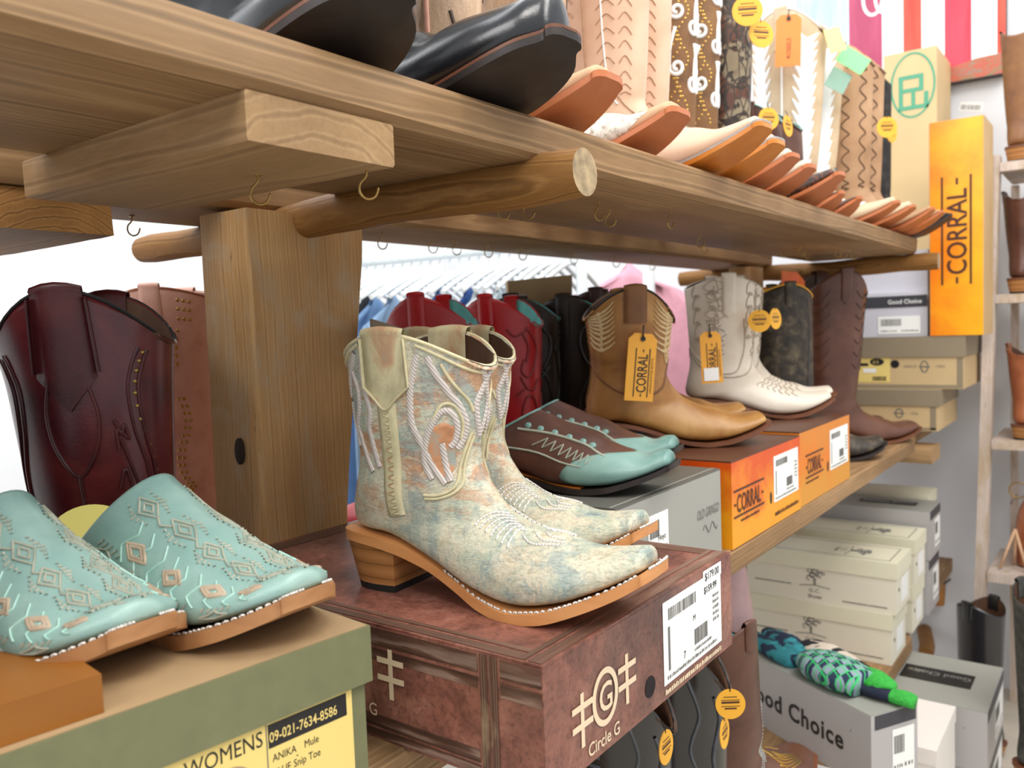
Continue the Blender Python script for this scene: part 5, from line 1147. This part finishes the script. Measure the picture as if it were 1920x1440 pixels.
def gc(label, x1, y0, z0, W=.345, D=.15, H=.1165, logo=True, top=True):
    T = fbox('shoe_box', label, x1, y0, z0, W, D, H, 'cream_box', 'cream_lid', .036, .003, group='cream shoe boxes with a tree emblem')
    F0 = Fy(.003)
    if logo:
        tree(T, F0, -W * .52, .050, 1.35); bm = bmesh.new(); dashes(bm, F0, -W * .93, .036, -W * .68, .003, .0005, 2, .1); dashes(bm, F0, -W * .34, .012, -W * .06, .003, .0005, 5, .1); obj('printing', bm, M['ink_grey'], T)
    if top:
        Ft_ = frame((0, 0, H), (1, 0, 0), (0, 1, 0)); bm = bmesh.new()
        for q_ in ((-W + .012, .016, -.018, .018), (-W + .012, D - .018, -.018, D - .016), (-.020, .016, -.018, D - .016)): rect(bm, Ft_, *q_, .0003, .0002)
        obj('printed_line', bm, M['ink_grey'], T); tree(T, frame((-.075, D * .45, H), (0, -1, 0), (1, 0, 0)), 0, -.03, 1.5)
    Fr = frame((-.003, 0, 0), (0, 1, 0), (0, 0, 1)); bm = bmesh.new(); rect(bm, Fr, D * .35, .015, D * .8, .070, .0004, .0003); obj('label_sticker', bm, M['paper'], T)
    bm = bmesh.new(); prism(bm, [(D * .22 + .005 * math.cos(2*PI*i/14), .05 + .005 * math.sin(2*PI*i/14)) for i in range(14)], Fr, .0004); obj('finger_hole', bm, M['black'], T)
    return T
zb = -.78
G1 = gc('cream tree-emblem shoe box, top of the front stack below the orange boxes', -.408, 1.945, zb + .1173)
G2 = gc('cream tree-emblem shoe box, directly under the top one and behind the socks', -.418, 1.945, zb + .0005, top=False)
for o in (G1,): pass
fl = obj('support_board', boxbm(-.88, 2.17, -.82, -.45, 2.93, -.78), M['wood_y']); tag(fl, 'low wooden board under the rear stacks of cream and silver boxes', 'board')
gc('cream tree-emblem shoe box, top of the second stack', -.415, 2.175, zb + .1175, D=.14, W=.35, logo=False)
gc('cream shoe box at the bottom of the second stack', -.420, 2.175, zb + .0005, D=.14, W=.35, logo=False, top=False)
M['silver_lid'] = plain('silver_lid', '#8a8890', .35, var=.03, scale=6); M['silver_body'] = plain('silver_body', '#b0acab', .38, var=.03, scale=6)
def gsilver(label, x1, y0, z0, W, D, H, textside='top', rz=0, size=.05, dec=True):
    T = thing('shoe_box', label, 'box', (x1, y0, z0), rz, 'silver shoe boxes with black lettering')
    obj('box_body', boxbm(-W, 0, 0, 0, D, H - .0015), M['silver_body'], T, bevel=.002); obj('lid', boxbm(-W + .0008, .0008, H - .0014, -.0008, D - .0008, H), M['silverbox'], T, bevel=.0006)
    if 'top' in textside:
        Ft_ = frame((0, 0, H), (-1, 0, 0), (0, -1, 0)); bm = bmesh.new(); rect(bm, Ft_, .045, -D * .68, .19, -D * .38, .0004, .0002); l_ = obj('printed_panel', bm, M['black'], T)
        text('Good Choice', .028, Ft_ @ Matrix.Translation((.05, -D * .60, 0)), M['silver'], l_, sx=.85, off=.0009, bold=.01)
    if 'near' in textside:
        text('Good Choice', size, Fy(), M['ink'], T, sx=.92, off=.0006, bold=.024, sp=1.1).location = (-W * .86, 0, H * .36); text('o', .008, Fy(), M['ink_grey'], T, off=.0006).location = (-.045, 0, H * .66)
    Fr = frame((0, 0, 0), (0, 1, 0), (0, 0, 1)); bm = bmesh.new(); rect(bm, Fr, .008, H * .80, D - .004, H * .985, .0004, .0002); obj('end_band', bm, M['charcoal'], T)
    sticker(T, Fr, D * .45, H * .15, D * .92, H * .74, style=2, seed=7); return T
gsilver('silver shoe box with a dark top panel, highest of the rear stack by the wall', -.410, 2.33, zb + .0005 + .145, .36, .15, .128, 'top')
gsilver('silver shoe box under the highest one of the rear stack', -.414, 2.33, zb + .0005, .36, .15, .144, '')
fbox('shoe_box', 'cream shoe box nearest the back wall, behind the highest silver box', -.445, 2.50, zb + .0005, .32, .14, .278, 'cream_box', 'cream_lid', .03, .003, group='plain cream boxes in the rear stacks')
GS = gsilver('silver shoe box with large black lettering, patterned socks lying on it', -.334, 1.397, -.78, .365, .105, .130, 'near', rz=R(-29.7), size=.046)
gsilver('lower silver shoe box with dark top panel at the bottom right', -.229, 1.905, -.822 - .13, .36, .27, .13, 'top near', size=.04)
zz = -.822 - .13
for i, lab in enumerate(('silver shoe box second from the floor, bottom right corner', 'silver shoe box standing on the floor, bottom right corner')):
    gsilver(lab, -.231 - i * .003, 1.905, zz - .1255 * (i + 1), .36, .27, .125 - (.0 if i == 0 else .0), 'near' if i == 0 else '', size=.04)
M['white_box'] = plain('white_card', '#e8e2da', .5)
for i in range(4):
    fbox('shoe_box', ('white shoe box whose bare top shows between the two silver boxes', 'white shoe box under the top one of the white stack', 'white shoe box, third down in the white stack', 'white shoe box on the floor, bottom of the white stack')[i], -.279 - i * .002, 1.640, -.800 - .0988 * (i + 1), .135, .215, .0983, 'white_box', 'white_box', .03, .002, group='stack of white shoe boxes')
# socks
s = NT('sock_argyle'); v = s.mapping((1, 1, 0), (0, 0, R(45)), (0, 0, .003)); ck = s.n('ShaderNodeTexChecker'); s.l(v, ck.inputs['Vector']); ck.inputs['Scale'].default_value = 62; ck.inputs['Color1'].default_value = srgb('#27364f'); ck.inputs['Color2'].default_value = srgb('#8fa3ad')
br = s.n('ShaderNodeTexBrick'); s.l(s.mapping((1, 1, 0), (0, 0, R(45)), (.004, .004, 0)), br.inputs['Vector']); br.inputs['Scale'].default_value = 34; br.offset = 0; br.inputs['Mortar Size'].default_value = .035; br.inputs['Brick Width'].default_value = .5; br.inputs['Row Height'].default_value = .5
s.col(s.mix(br.outputs['Fac'], ck.outputs['Color'], srgb('#35c46a'))); M['argyle'] = s.done(.85)
s = NT('sock_teal'); vo = s.n('ShaderNodeTexVoronoi'); s.l(s.mapping(), vo.inputs['Vector']); vo.inputs['Scale'].default_value = 55; s.col(s.ramp(vo.outputs['Color'], [(.3, '#1b2c44'), (.45, '#2c7f88'), (.7, '#3593a0'), (.85, '#204f3c')], 'CONSTANT')); M['tealsock'] = s.done(.85)
s = NT('sock_black_white'); s.col(s.ramp(s.noise(s.mapping(), 30, 1, .4, .8), [(.54, '#191a1e'), (.57, '#d3c6b4')])); M['bwsock'] = s.done(.85)
M['limesock'] = plain('lime_cuff', '#37a83f', .9, var=.25, scale=260, bump=.6); M['navysock'] = plain('navy_heel', '#1d2438', .9)
def sock(label, pts, rad, mat, ends=(), flat=.62):
    T = thing('sock', label, 'sock', pts[0]); o0 = Vector(pts[0])
    def part(nm, P_, R_, m_):
        P2 = spline([tuple(Vector(p) - o0) + (r_,) for p, r_ in zip(P_, R_)], 6); bm = bmesh.new()
        tube(bm, [p[:3] for p in P2], 0, 18, radii=[max(.004, p[3]) for p in P2])
        for v_ in bm.verts:
            v_.co += Vector((math.sin(v_.co.x * 190 + v_.co.y * 90), math.sin(v_.co.y * 170), math.sin(v_.co.x * 150 + v_.co.z * 200))) * .0016
        zc = P2[0][2]
        for v_ in bm.verts: v_.co.z = zc + (v_.co.z - zc) * flat
        obj(nm, bm, M[m_], T, True)
    part('foot', pts, rad, mat)
    for nm, P_, R_, m_ in ends: part(nm, P_, R_, m_)
    return T
zs = -.65 + .0005
def onb(a, b, h=.016):
    a -= .03; b = b * .5 + .004; c_, s__ = math.cos(R(-29.7)), math.sin(R(-29.7)); return (-.334 + a * c_ - b * s__, 1.397 + a * s__ + b * c_, zs + h)
sock('green and navy argyle sock rolled in front on the silver box', [onb(-.155, .075, .020), onb(-.12, .075, .024), onb(-.07, .078, .025), onb(-.03, .085, .022)], [.030, .043, .045, .036], 'argyle')
sock('teal and navy camouflage sock lying at the left of the argyle sock', [onb(-.30, .155, .012), onb(-.26, .135, .016), onb(-.215, .115, .016), onb(-.17, .095, .014)], [.020, .029, .031, .026], 'tealsock', [('toe', [onb(-.325, .165, .012), onb(-.31, .160, .012), onb(-.292, .152, .012)], [.010, .017, .019], 'navysock')])
sock('navy and teal sock lying lowest in front of the camouflage sock', [onb(-.315, .09, .010), onb(-.27, .075, .012), onb(-.21, .065, .012), onb(-.175, .06, .012)], [.018, .024, .026, .022], 'tealsock', [('toe', [onb(-.345, .10, .010), onb(-.33, .096, .010), onb(-.310, .088, .010)], [.010, .015, .016], 'navysock')])
sock('black and cream patterned sock with a lime green cuff behind the argyle sock', [onb(-.20, .165, .020), onb(-.15, .155, .024), onb(-.10, .150, .022), onb(-.06, .145, .02)], [.026, .033, .030, .026], 'bwsock', [('cuff', [onb(-.075, .148, .02), onb(-.05, .142, .022), onb(-.015, .14, .02), onb(-.0, .12, .016)], [.019, .026, .025, .015], 'limesock')])
sock('black sock end with a lime green cuff at the right corner of the silver box', [onb(-.04, .10, .012), onb(-.015, .11, .012), onb(.008, .13, .012)], [.014, .018, .017], 'navysock', [('cuff', [onb(.002, .128, .012), onb(.025, .142, .012), onb(.045, .155, .011)], [.016, .019, .017], 'limesock')])
# boots on the bottom board
T, S = rim_boot('cowboy_boot', 'black tall boot with stitched scrolls, directly under the maroon box corner', .41, .285, .145, .055, 'snip', 'blackl', 'sole_black', scal=.10, group='black scroll boots on the bottom board', sw=(.014, .014, 1, .1), tf=2)
Bs = [[(.8, 110), (1.6, 122), (2.4, 112), (3.2, 126), (4.0, 116), (4.8, 124)], [(1.0, 140), (1.8, 150), (2.6, 140), (3.4, 150)], [(.8, 60), (1.5, 48), (2.2, 42), (2.9, 50), (3.6, 58), (4.3, 50), (4.0, 40)], [(1.0, 34), (1.6, 26), (2.4, 22), (3.2, 30)]] + [[(1.0 + i * .2, 72), (1.06 + i * .2, 86)] for i in range(18)]
L('ash', ('#3b3d42', '#4d5056', '#5a5d63'), scale=60); lines(T, S, 'stitching', 'ash', Bs, .004, .0016)
T.location = (-.385, .945, -.7795); T.rotation_euler = (0, 0, R(200)); T2 = copy_tree(T, (-.40, .822, -.7795), R(200)); T2['label'] = 'black tall boot with scrolls, lower left of its twin under the maroon box'
tag(obj('shoe_box', boxbm(-.51, 1.0, -.7795, -.345, 1.26, -.6815), M['silver_body'], bevel=.002), 'plain low grey shoe box under the glittering brown boot', 'box')
T, S = rim_boot('cowboy_boot', 'brown boot with glittering silver and gold studs on its instep, bottom board', .29, .27, .115, .046, 'snip', 'brownt', 'sole_brown', scal=.04, lin='turq', sw=(.012, .012, 1, .1), wk=1.1)
T.rotation_euler = (0, 0, R(78)); ctr(T, -.436, 1.052, 79, -.6808); r = random.Random(2)
dots(T, S, 'studs', 'silver', [(t_, 10 + 6 * k_ + 9 * math.sin(t_ * 2.1 + k_)) for k_ in range(9) for t_ in [3.6 + i * .16 for i in range(34)]], .0017, stuff=True)
lines(T, S, 'stitching', 'gold', [[(9 + k_ * .5, 8 + k_ * 7), (10 + k_ * .4, 20 + k_ * 6), (11.4, 12 + k_ * 9), (12.6, 22 + k_ * 6), (14, 16 + k_ * 5)] for k_ in range(6)], .0026, .0010)
round_tag('round yellow tag hanging between the black and brown boots below the maroon box', (-.349, .85, -.418), .0165, (.6, -.8, .05))
round_tag('yellow tag seen edgeways below the round one', (-.356, .848, -.452), .0165, (.97, .1, .05))
round_tag('yellow tag hanging edgeways on the leftmost black boot at the bottom', (-.363, .72, -.414), .0165, (.97, .05, .05))
cardsheet('tan cardboard insert showing above the black boot under the maroon box', [(-.515, .99, -.779), (-.515, 1.09, -.779), (-.515, 1.095, -.41), (-.515, .99, -.40)])
# pink bag
bm = bmesh.new(); bmesh.ops.create_uvsphere(bm, u_segments=28, v_segments=18, radius=1)
for v_ in bm.verts: v_.co = Vector((v_.co.x * .065, v_.co.y * .060, v_.co.z * .165)) * (1 + .05 * math.sin(v_.co.z * 7 + v_.co.x * 3) + .03 * math.sin(v_.co.x * 9))
o = tag(obj('soft_bag', bm, plain('pink_fabric', '#d8b3b3', .6, var=.08, scale=30), None, True), 'pale pink soft bag wedged beside the cream boxes under the shelf', 'bag'); o.location = (-.700, 1.66, -.608)
# ------------------------------------------------------------------ clothes rack in the room behind
M['chrome_w'] = plain('white_metal', '#dfe6e8', .3); M['hanger'] = plain('white_hanger', '#e6eef0', .4)
CR = thing('clothes_rack', 'white metal clothes rack in the room behind, full of hangers', 'rack', (0, 0, 0))
ra = Vector((-1.86, 1.62, .200)); rb = Vector((-1.10, 1.79, .212))
bm = bmesh.new(); tube(bm, [ra, rb], .012, 12); obj('rail', bm, M['chrome_w'], CR, True)
for i, p_ in enumerate((ra, rb)):
    bm = bmesh.new(); tube(bm, [(p_.x, p_.y, .205), (p_.x, p_.y, FLOOR + .02)], .014, 12); obj('post', bm, M['chrome_w'], CR, True)
    bm = bmesh.new(); tube(bm, [(p_.x + .07, p_.y - .28, FLOOR + .014), (p_.x - .07, p_.y + .28, FLOOR + .014)], .014, 10); obj('foot', bm, M['chrome_w'], CR, True)
rd = (rb - ra).normalized(); nr = Vector((-rd.y, rd.x, 0))
def hanger_mesh():
    bm = bmesh.new(); tube(bm, [(0, .0160, -.007), (0, .013, -.016), (0, .004, -.026), (0, 0, -.034), (0, 0, -.056)], .0024, 6)
    tube(bm, [(0, .017 * math.cos(a_), .017 * math.sin(a_) - .0185 + .017) for a_ in [R(200) - R(28) * i for i in range(9)]], .0024, 6)
    tube(bm, spline([(0, -.20, -.115), (0, -.10, -.078), (0, 0, -.055), (0, .10, -.078), (0, .20, -.115)], 5), .006, 8); return bm
hm = None
rows_ = 26; H_ = []
for i in range(rows_):
    f = .03 + .94 * i / (rows_ - 1); p_ = ra + (rb - ra) * f
    if hm is None: h_ = hm = obj('coat_hanger', hanger_mesh(), M['hanger'])
    else: h_ = hm.copy(); COL.objects.link(h_)
    h_.location = (p_.x, p_.y, p_.z + .0035); h_.rotation_euler = (0, 0, math.atan2(rd.y, rd.x) + R(-1.5 + 3 * ((i * 7) % 5) / 4)); tag(h_, 'white plastic coat hanger hanging on the white rail behind the shelf', 'hanger', 'white coat hangers on the rail'); H_.append(h_)
def garment(w_, h, d, mat, seed, sleeves=True):
    r = random.Random(seed); bm = bmesh.new(); rings = []; nz = 14; nu = 36
    for i in range(nz + 1):
        f = i / nz; z_ = -.060 - h * f; sh = min(1, (f / .14) ** .6 + .10) if f < .14 else 1; ww = w_ / 2 * sh * (1 + .05 * math.sin(f * 5 + seed)); dd = d * (.55 + .45 * f)
        rings.append([bm.verts.new(((dd * math.sin(a_) * (1 + .35 * math.sin(a_ * 7 + seed + f * 2)) * .5), ww * math.cos(a_), z_ - .06 * abs(math.cos(a_)) * (1 - f) * (1 if f < .2 else .6) + .006 * math.sin(a_ * 9 + seed))) for a_ in [2 * PI * k / nu for k in range(nu)]])
    for A_, B_ in zip(rings, rings[1:]):
        for k in range(nu): bm.faces.new((A_[k], A_[(k+1) % nu], B_[(k+1) % nu], B_[k]))
    bm.faces.new(rings[0][::-1]); bm.faces.new(rings[-1]); return bm
GM = [('black', '#17181c', 'black top', .40), ('white', '#ded7c8', 'off white lace top', .42), ('black', '#22252b', 'charcoal top', .42), ('blue', '#7fa3cc', 'light blue denim garment', .40), ('blue', '#96b4d6', 'pale denim shirt', .42), ('cream', '#e9e6d6', 'cream blouse', .44), ('cream', '#efeee2', 'ivory blouse', .44), ('navy', '#2f4f8c', 'navy blue top', .44), ('white', '#e8eef0', 'white shirt', .44), ('blue', '#34599a', 'blue top', .42), ('white', '#e9f0f2', 'white blouse', .44), ('white', '#e2eaec', 'pale grey shirt', .44), ('grey', '#b8c4cc', 'grey knit top', .44), ('denim', '#5d7fae', 'mid blue denim jacket', .46), ('white', '#dde6ea', 'pale striped shirt', .46), ('pink', '#e7aabb', 'pink fleece', .50)]
offs = {5: .07, 6: .05, 8: .04}
for i, (k_, c_, lab, w_) in enumerate(GM):
    hi = 1 + int(i * 1.58); h_ = H_[min(hi, rows_ - 1)]; mt = 'cloth_%d' % i; M[mt] = plain('cloth_' + lab.replace(' ', '_'), c_, .85, var=.1, scale=20)
    g = tag(obj('garment', garment(w_, .75, .017, mt, i + 1), M[mt], None, True), lab + ' on a white hanger, %s on the rack' % ('far left', 'left', 'left', 'left of centre', 'left of centre', 'near the middle', 'near the middle', 'near the middle', 'in the middle', 'in the middle', 'right of centre', 'right of centre', 'right of centre', 'towards the right', 'towards the right', 'rightmost')[i], 'clothing', 'clothes on the rack')
    g.location = h_.location; g.rotation_euler = h_.rotation_euler; g.location.z -= .0 + offs.get(i, .02)
    if i == 15: g.location = (-1.36, 2.52, .275); g.scale = (3.5, 1.0, 1); g.rotation_euler = (0, 0, R(-45))
bm = bmesh.new(); tube(bm, [(-1.16, 2.27, .6), (-1.16, 2.27, FLOOR + .001)], .018, 14); tag(obj('display_pole', bm, M['chrome_w'], None, True), 'white upright pole in front of the pink fleece behind the shelf', 'pole')

# ------------------------------------------------------------------ left and right halves of paired trimmings become parts of their own
def split_sides():
    done = {}
    for o in list(COL.objects):
        if o.type != 'MESH' or not o.parent or o.parent.type != 'EMPTY' or not any(o.name.split('.')[0] == n for n in ('embroidery', 'pattern', 'seam', 'feather_panel', 'scrolls', 'stitching', 'welt_stitching', 'vamp_stitching')): continue
        if o.data.name not in done:
            me = o.data; cy = [p.center.y for p in me.polygons]; A = [i for i, y in enumerate(cy) if y < 0]; B = [i for i, y in enumerate(cy) if y >= 0]
            if min(len(A), len(B)) < .25 * len(cy): done[me.name] = None; continue
            out = []
            for keep in (A, B):
                ks = set(keep); bm = bmesh.new(); bm.from_mesh(me); bm.faces.ensure_lookup_table()
                bmesh.ops.delete(bm, geom=[f for f in bm.faces if f.index not in ks], context='FACES'); m2 = bpy.data.meshes.new(me.name); bm.to_mesh(m2); bm.free()
                for m_ in me.materials: m2.materials.append(m_)
                out.append(m2)
            done[me.name] = out
        h = done[o.data.name]
        if h:
            c = o.copy(); COL.objects.link(c); c.parent = o.parent; o.data = h[0]; c.data = h[1]
split_sides()
